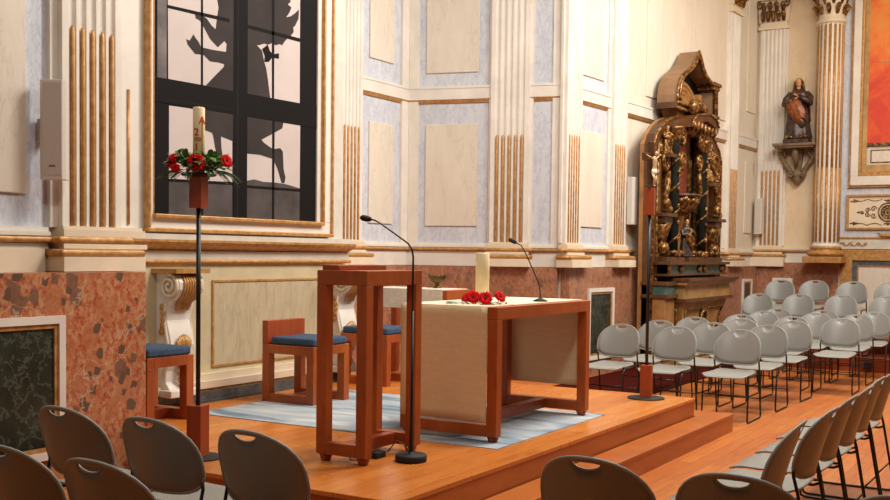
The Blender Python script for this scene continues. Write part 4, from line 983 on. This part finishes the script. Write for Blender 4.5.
# ------------------------------------------------------------------ carved side altar
t = thing('side_altar', 'dark gilded carved side altar with arched top and a pointed hood', 'altar', (15.8, 5.2, 0))
YB, YF = 5.40, 5.34
half = [(14.63, 0), (14.63, 3.18), (14.74, 3.33), (14.95, 3.47), (15.22, 3.58), (15.6, 3.67), (16.22, 3.72)]
arch = half+[(32.44-a, b) for a, b in half[::-1][1:]]
inner = [(a+(.17 if a < 16 else -.17 if a > 16.4 else 0)*(1 if b < 3.3 else .8), b-(.0 if b < 3.3 else .12)) for a, b in arch]
MB(SHF).prism(arch, YF, YB, 'y').build('back_board', 'ochre', t)
m_ = MB(SHF)
for k in range(len(arch)-1):
    a, b_, c_, d_ = arch[k], arch[k+1], inner[k+1], inner[k]
    m_.prism([a, b_, c_, d_], 5.20, YF, 'y')
m_.build('arched_frame', 'brown', t)
m_ = MB(SHF); m_.tube([(p[0]+.0, 5.195, p[1]) for p in inner], .022, 6); m_.tube([(p[0], 5.20, p[1]) for p in arch], .025, 6); m_.build('gilded_edge', 'oldgold', t)
# predella, ledges
m_ = MB(SHF); m_.cur = 0; m_.box(14.75, 17.55, 4.98, YF, 1.33, 1.36); m_.box(14.70, 17.6, 4.95, YF, 1.49, 1.53); m_.box(14.8, 17.5, 5.05, YF, 1.53, 1.60)
m_.cur = 1; m_.box(14.8, 17.5, 5.02, YF, 1.36, 1.49)
m_.cur = 2
for x in (15.35, 16.2, 16.45, 17.35): m_.ball((x, 5.01, 1.425), (.10, .03, .055), 10, 6)
for x in (14.8, 17.46): m_.box(x, x+.06, 4.99, YF, 1.36, 1.49)
m_.build('predella', ['brown', 'teal', 'oldgold'], t)
m_ = MB(SHF); m_.cur = 0; m_.box(14.63, 15.05, 5.0, YF, 0, 1.02); m_.cur = 1; m_.box(14.60, 15.08, 4.96, YF, 1.02, 1.07); m_.box(14.6, 15.08, 4.96, YF, 1.2, 1.25); m_.cur = 2; m_.box(14.63, 15.05, 4.99, YF, 1.07, 1.2)
m_.build('side_pedestal', ['ochre', 'brown', 'teal'], t)
# altar block, tapering like a chest
m_ = MB(SHF); m_.cur = 1; m_.box(15.02, 17.55, 4.78, YF, 1.255, 1.295); m_.cur = 0; m_.box(15.05, 17.5, 4.82, YF, 1.20, 1.255)
m_.box(15.12, 17.35, 4.88, YF, 1.0, 1.20); m_.cur = 1; m_.box(15.07, 17.42, 4.84, YF, .95, 1.0); m_.cur = 0
def hexa(mb_, x0, x1, y0, z0, X0, X1, Y0_, z1, yb):
    mb_.add([(x0,y0,z0),(x1,y0,z0),(x1,yb,z0),(x0,yb,z0),(X0,Y0_,z1),(X1,Y0_,z1),(X1,yb,z1),(X0,yb,z1)], [(0,3,2,1),(4,5,6,7),(0,1,5,4),(1,2,6,5),(2,3,7,6),(3,0,4,7)])
hexa(m_, 15.5, 16.75, 5.05, .2, 15.12, 17.3, 4.90, .95, YF); m_.box(15.35, 16.9, 4.95, YF, 0, .2)
m_.cur = 2
for (a0, a1) in ((.06, .42), (.58, .94)):
    def q(u, v): xl = 15.5-.38*v; xr = 16.75+.55*v; return (xl+(xr-xl)*u, 5.05-.15*v-.012, .2+.75*v)
    m_.tube([q(a0, .15), q(a1, .15), q(a1, .85), q(a0, .85)], .018, 6, closed=True)
m_.tube([(q(.5+.07*math.cos(2*PI*k/16), .5+.3*math.sin(2*PI*k/16))) for k in range(16)], .03, 6, closed=True)
m_.tube([(15.10, 5.3, .85), (15.10, 4.98, .85), (15.33, 5.08, .35), (15.33, 5.3, .35)], .018, 6, closed=True)
m_.build('altar_block', ['tan', 'brown', 'oldgold'], t)
# columns
for (x, z0, z1) in ((15.30, 1.66, 3.28), (16.62, 1.66, 3.2)):
    m_ = MB(SHF); m_.cur = 0; m_.lathe([(.065, 0), (.07, .3), (.062, z1-z0)], (x, 5.12, z0), 16); m_.cur = 1
    m_.lathe([(.10, -.06), (.11, -.03), (.08, 0), (.075, .03)], (x, 5.12, z0), 14); m_.lathe([(.07, 0), (.08, .05), (.12, .16), (.13, .2)], (x, 5.12, z1), 12, fold=lambda a, z: 1+.1*math.cos(6*a))
    m_.tube([(x+.075*math.cos(.7*k+2), 5.12+.075*math.sin(.7*k+2), z0+.1+(z1-z0-.2)*k/34) for k in range(35)], .017, 5)
    for k in range(6): m_.ball((x-.02, 5.05, z0+.2+k*.24), (.03, .03, .04), 8, 5)
    m_.box(x+.10, x+.16, 5.14, YF, z0-.06, z1+.1)
    m_.build('column', ['darkgreen', 'oldgold'], t)
# outer carved supports
for (x, s) in ((14.98, 1), (17.38, -1)):
    m_ = MB(SHF); m_.cur = 1
    m_.tube([(p[0], 5.14, p[2]) for p in spiral((x, 2.95), .14, .03, 1.4, a0=PI/2, n=24, flip=s)], .035, 7)
    m_.tube([(x+s*.1, 5.14, 2.82), (x+s*.02, 5.12, 2.62), (x-s*.06, 5.12, 2.45), (x, 5.12, 2.3)], [.04, .05, .045, .03], 8)
    m_.cur = 0; m_.box(x-.2, x+.2, 5.02, YF, 2.17, 2.22); m_.box(x-.16, x+.16, 5.08, YF, 2.08, 2.17); m_.cur = 1
    m_.lathe([(.02, 1.78), (.08, 1.84), (.12, 1.98), (.15, 2.08)], (x, 5.2, 0), 12, fold=lambda a, z: 1+.14*math.cos(7*a))
    m_.ball((x, 5.16, 1.72), (.10, .09, .10)); m_.ball((x+.03, 5.12, 2.28), (.11, .08, .07)); m_.ball((x-.05, 5.10, 2.36), (.06, .06, .08))
    m_.build('carved_support', ['brown', 'oldgold'], t)
# gilded swags beside the arch and other carving
m_ = MB(SHF); rnd = random.Random(3)
for k in range(26):
    a = PI*(.5+.42*k/25); x = 16.22+1.38*math.cos(a); z = 2.9+.62*math.sin(a)
    for xx in (x, 32.44-x): m_.ball((xx+rnd.uniform(-.03, .03), 5.20, z+rnd.uniform(-.05, .05)), (rnd.uniform(.03, .07), .045, rnd.uniform(.03, .06)), 7, 5)
for (x, z, s) in ((15.55, 3.38, 1), (16.45, 3.38, -1), (15.60, 3.02, -1), (16.35, 3.05, 1)):
    m_.tube([(p[0], 5.10, p[2]) for p in spiral((x, z), .13, .02, 1.5, a0=-PI/2, n=26, flip=s)], .03, 7)
m_.tube([(15.50, 5.12, 2.92), (15.46, 5.12, 2.75), (15.40, 5.12, 2.6), (15.44, 5.12, 2.5)], [.03, .04, .035, .02], 7)
m_.tube([(16.42, 5.12, 2.92), (16.46, 5.12, 2.75), (16.50, 5.12, 2.6), (16.45, 5.12, 2.5)], [.03, .04, .035, .02], 7)
for k in range(8): m_.ball((15.15+.3*k, 5.06, 1.66), (.06, .05, .045), 8, 5)
for (x0_, x1_) in ((15.45, 15.52), (16.42, 16.49)): m_.box(x0_, x1_, 5.26, YF, 1.62, 3.1)
m_.build('gilded_carving', 'oldgold', t)
MB(SHF).prism([(15.58, 2.55), (16.38, 2.55), (16.38, 3.2), (16.2, 3.42), (15.98, 3.5), (15.76, 3.42), (15.58, 3.2)], 5.30, YF, 'y').build('niche_cloth', 'redcloth', t)
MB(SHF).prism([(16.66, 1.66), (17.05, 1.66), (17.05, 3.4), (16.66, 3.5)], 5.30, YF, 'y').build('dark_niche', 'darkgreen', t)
# curved hood over the niche with hanging leaves
m_ = MB(SHF); m_.cur = 0; pr_ = [(15.55, 3.50), (15.62, 3.62), (15.8, 3.70), (16.1, 3.74), (16.4, 3.78), (16.7, 3.74), (16.85, 3.62), (16.85, 3.54), (16.6, 3.62), (16.3, 3.66), (16.0, 3.62), (15.75, 3.56)]
m_.prism(pr_, 4.96, YF, 'y'); m_.cur = 1
for k in range(7): m_.tube([(15.7+.17*k, 4.98, 3.60+.02*math.sin(k)), (15.71+.17*k, 4.97, 3.52), (15.69+.17*k, 4.99, 3.45)], [.04, .035, .012], 6)
m_.tube([(p[0], 4.955, p[1]) for p in pr_[:7]], .02, 6)
m_.ball((16.05, 5.06, 3.86), (.2, .12, .10)); m_.ball((15.85, 5.04, 3.82), (.1, .08, .12)); m_.ball((16.3, 5.04, 3.84), (.1, .08, .08))
m_.build('niche_hood', ['brown', 'oldgold'], t)
# basket console
m_ = MB(SHF); m_.cur = 0; m_.lathe([(.30, 2.50), (.31, 2.54)], (15.98, 5.25, 0), 20); m_.cur = 1
m_.lathe([(.05, 2.22), (.14, 2.26), (.22, 2.34), (.25, 2.42), (.28, 2.50)], (15.98, 5.25, 0), 20, fold=lambda a, z: 1+.08*math.cos(10*a))
for k in range(9): a = PI+PI*k/8; m_.ball((15.98+.27*math.cos(a), 5.25+.24*math.sin(a), 2.44), (.04, .04, .05), 7, 5)
m_.build('basket_console', ['brown', 'oldgold'], t)
# pointed hood (crown) above
SHF = lambda p: (p[0]+SHX, p[1], p[2]-.11)
hx = 15.98+.42
out_ = [(hx+a, b) for a, b in ((-.96, 3.92), (-.96, 4.08), (-.92, 4.22), (-.82, 4.35), (-.66, 4.44), (-.46, 4.52), (-.26, 4.63), (-.11, 4.76), (0, 4.86), (.10, 4.78), (.24, 4.64), (.42, 4.54), (.62, 4.49), (.86, 4.46), (.95, 4.42), (.96, 3.92))]
sc_ = lambda p, k, dz: (hx+(p[0]-hx)*k, 3.98+(p[1]-3.9)*k*.97+dz)
inn = [sc_(p, .88, .0) for p in out_]
m_ = MB(SHF)
for k in range(len(out_)-1): m_.prism([out_[k], out_[k+1], inn[k+1], inn[k]], 5.16, 5.46, 'y')
m_.build('hood_shell', 'canopywood', t)
m_ = MB(SHF); m_.cur = 0; m_.box(hx-1.0, hx+1.0, 5.14, 5.46, 3.88, 3.97); hexa(m_, hx-.8, hx+.8, 5.2, 3.72, hx-.95, hx+.95, 5.15, 3.88, 5.4)
m_.cur = 1; m_.prism([sc_(p, .87, 0) for p in out_], 5.40, 5.44, 'y'); m_.cur = 2
m_.tube([(p[0], 5.15, p[1]) for p in inn], .03, 6); m_.tube([(p[0], 5.15, p[1]) for p in out_], .022, 6); m_.tube([(hx-1.0, 5.13, 3.96), (hx+1.0, 5.13, 3.96)], .022, 6); m_.tube([(hx-1.0, 5.13, 3.88), (hx+1.0, 5.13, 3.88)], .022, 6)
m_.box(hx+.66, hx+1.04, 5.10, 5.44, 4.44, 4.49); m_.box(hx+.72, hx+1.0, 5.12, 5.44, 4.38, 4.44)
m_.build('hood_mouldings', ['brown', 'darkgreen', 'oldgold'], t)
m_ = MB(SHF); 
for rr in (.6, .48, .36): m_.tube([(hx-.15+rr*math.cos(PI*k/14), 5.36, 3.98+.62*rr*math.sin(PI*k/14)) for k in range(15)], .05, 6)
m_.ball((hx-.15, 5.36, 4.05), (.3, .06, .15)); m_.box(hx+.5, hx+.64, 5.3, 5.4, 3.97, 4.28)
m_.build('hood_shell_carving', 'ochre', t)
SHF = lambda p: (p[0]+SHX, p[1], p[2])
# figures standing in the altar
for (nm, x, y, z, H, lab, rb, mn) in (('saint_figure', 15.70, 5.06, 1.60, .56, 'small dark robed figure on the side altar ledge below the basket console', 'robe', 'oldgold'),
    ('saint_figure', 17.02, 5.14, 2.78, .62, 'small gilded figure on the aisle side of the side altar', 'oldgold', 'oldgold'),
    ('saint_figure', 14.98, 5.13, 3.06, .40, 'small gilded figure near the top of the arch on the altar side', 'oldgold', 'oldgold')):
    q_ = thing(nm, lab, 'figure', (x+SHX, y, z), 0, 'small figures on the side altar'); robed(rotz((x+SHX, y, z), -.5), H, q_, rb, mn)
MB(SHF).box(16.85, 17.2, 5.02, YF, 2.72, 2.78).build('figure_shelf', 'brown', t); MB(SHF).box(14.86, 15.12, 5.02, YF, 3.01, 3.06).build('figure_shelf', 'brown', t)
m_ = MB(SHF); m_.box(15.6, 15.84, 4.99, 5.13, 1.60, 1.62)

# ------------------------------------------------------------------ light
w = bpy.data.worlds.new('World'); sc.world = w; w.use_nodes = True
bg = w.node_tree.nodes['Background']; bg.inputs[0].default_value = (1.0, .90, .78, 1); bg.inputs[1].default_value = .3
def area(name, loc, target, size, power, col, sy_=None):
    l = bpy.data.lights.new(name, 'AREA'); l.size = size; l.energy = power; l.color = col
    if sy_: l.shape = 'RECTANGLE'; l.size_y = sy_
    o = bpy.data.objects.new(name, l); C.objects.link(o); o.location = loc
    o.rotation_euler = (Vector(target)-Vector(loc)).to_track_quat('-Z', 'Y').to_euler(); return o
area('overhead_light', (7.8, 2.6, 6.7), (8.2, 4.2, 0), 1.6, 322, (1, .92, .82))
area('overhead_light', (13.5, 1.8, 6.7), (13.2, 3.2, 0), 2.0, 360, (1, .94, .86))
area('overhead_light', (17.0, 1.0, 6.7), (18.5, 3.8, 2.5), 1.6, 170, (1, .84, .62))
area('overhead_light', (9.5, 1.5, 6.6), (10.8, 7.0, 3.0), 1.4, 215, (1, .96, .92))
area('overhead_light', (5.0, 2.0, 6.7), (5.6, 6.0, 2.0), 1.2, 22, (1, .92, .82))
area('overhead_light', (2.6, .8, 6.7), (6.3, 3.9, .6), .9, 150, (1, .92, .82))  # added fill brightening the altar's near faces, no known lamp hangs here
area('spotlight', (12.0, -.5, 6.2), (16.5, 5.4, 5.2), .5, 70, (1, .90, .74))

# ------------------------------------------------------------------ camera
f, yaw, pitch, roll, ppy, H = 1058.32, math.radians(31.107), math.radians(-2.3216), math.radians(.7151), 296.95, 1.6
F = Vector((math.cos(yaw)*math.cos(pitch), math.sin(yaw)*math.cos(pitch), math.sin(pitch)))
R = Vector((math.sin(yaw), -math.cos(yaw), 0)); U = R.cross(F)
c_, s_ = math.cos(roll), math.sin(roll); R, U = c_*R+s_*U, -s_*R+c_*U
cam = bpy.data.cameras.new('camera'); co = bpy.data.objects.new('camera', cam); C.objects.link(co)
cam.sensor_width = 36; cam.lens = f/890*36; cam.shift_y = (ppy-250)/890; cam.clip_end = 100
mw = Matrix((( R.x, U.x, -F.x, 0), (R.y, U.y, -F.y, 0), (R.z, U.z, -F.z, H), (0,0,0,1))); co.matrix_world = mw
sc.camera = co
vs = sc.view_settings; vs.view_transform = 'Standard'; vs.look = 'None'; vs.exposure = 0.0; vs.gamma = 1; vs.use_curve_mapping = False
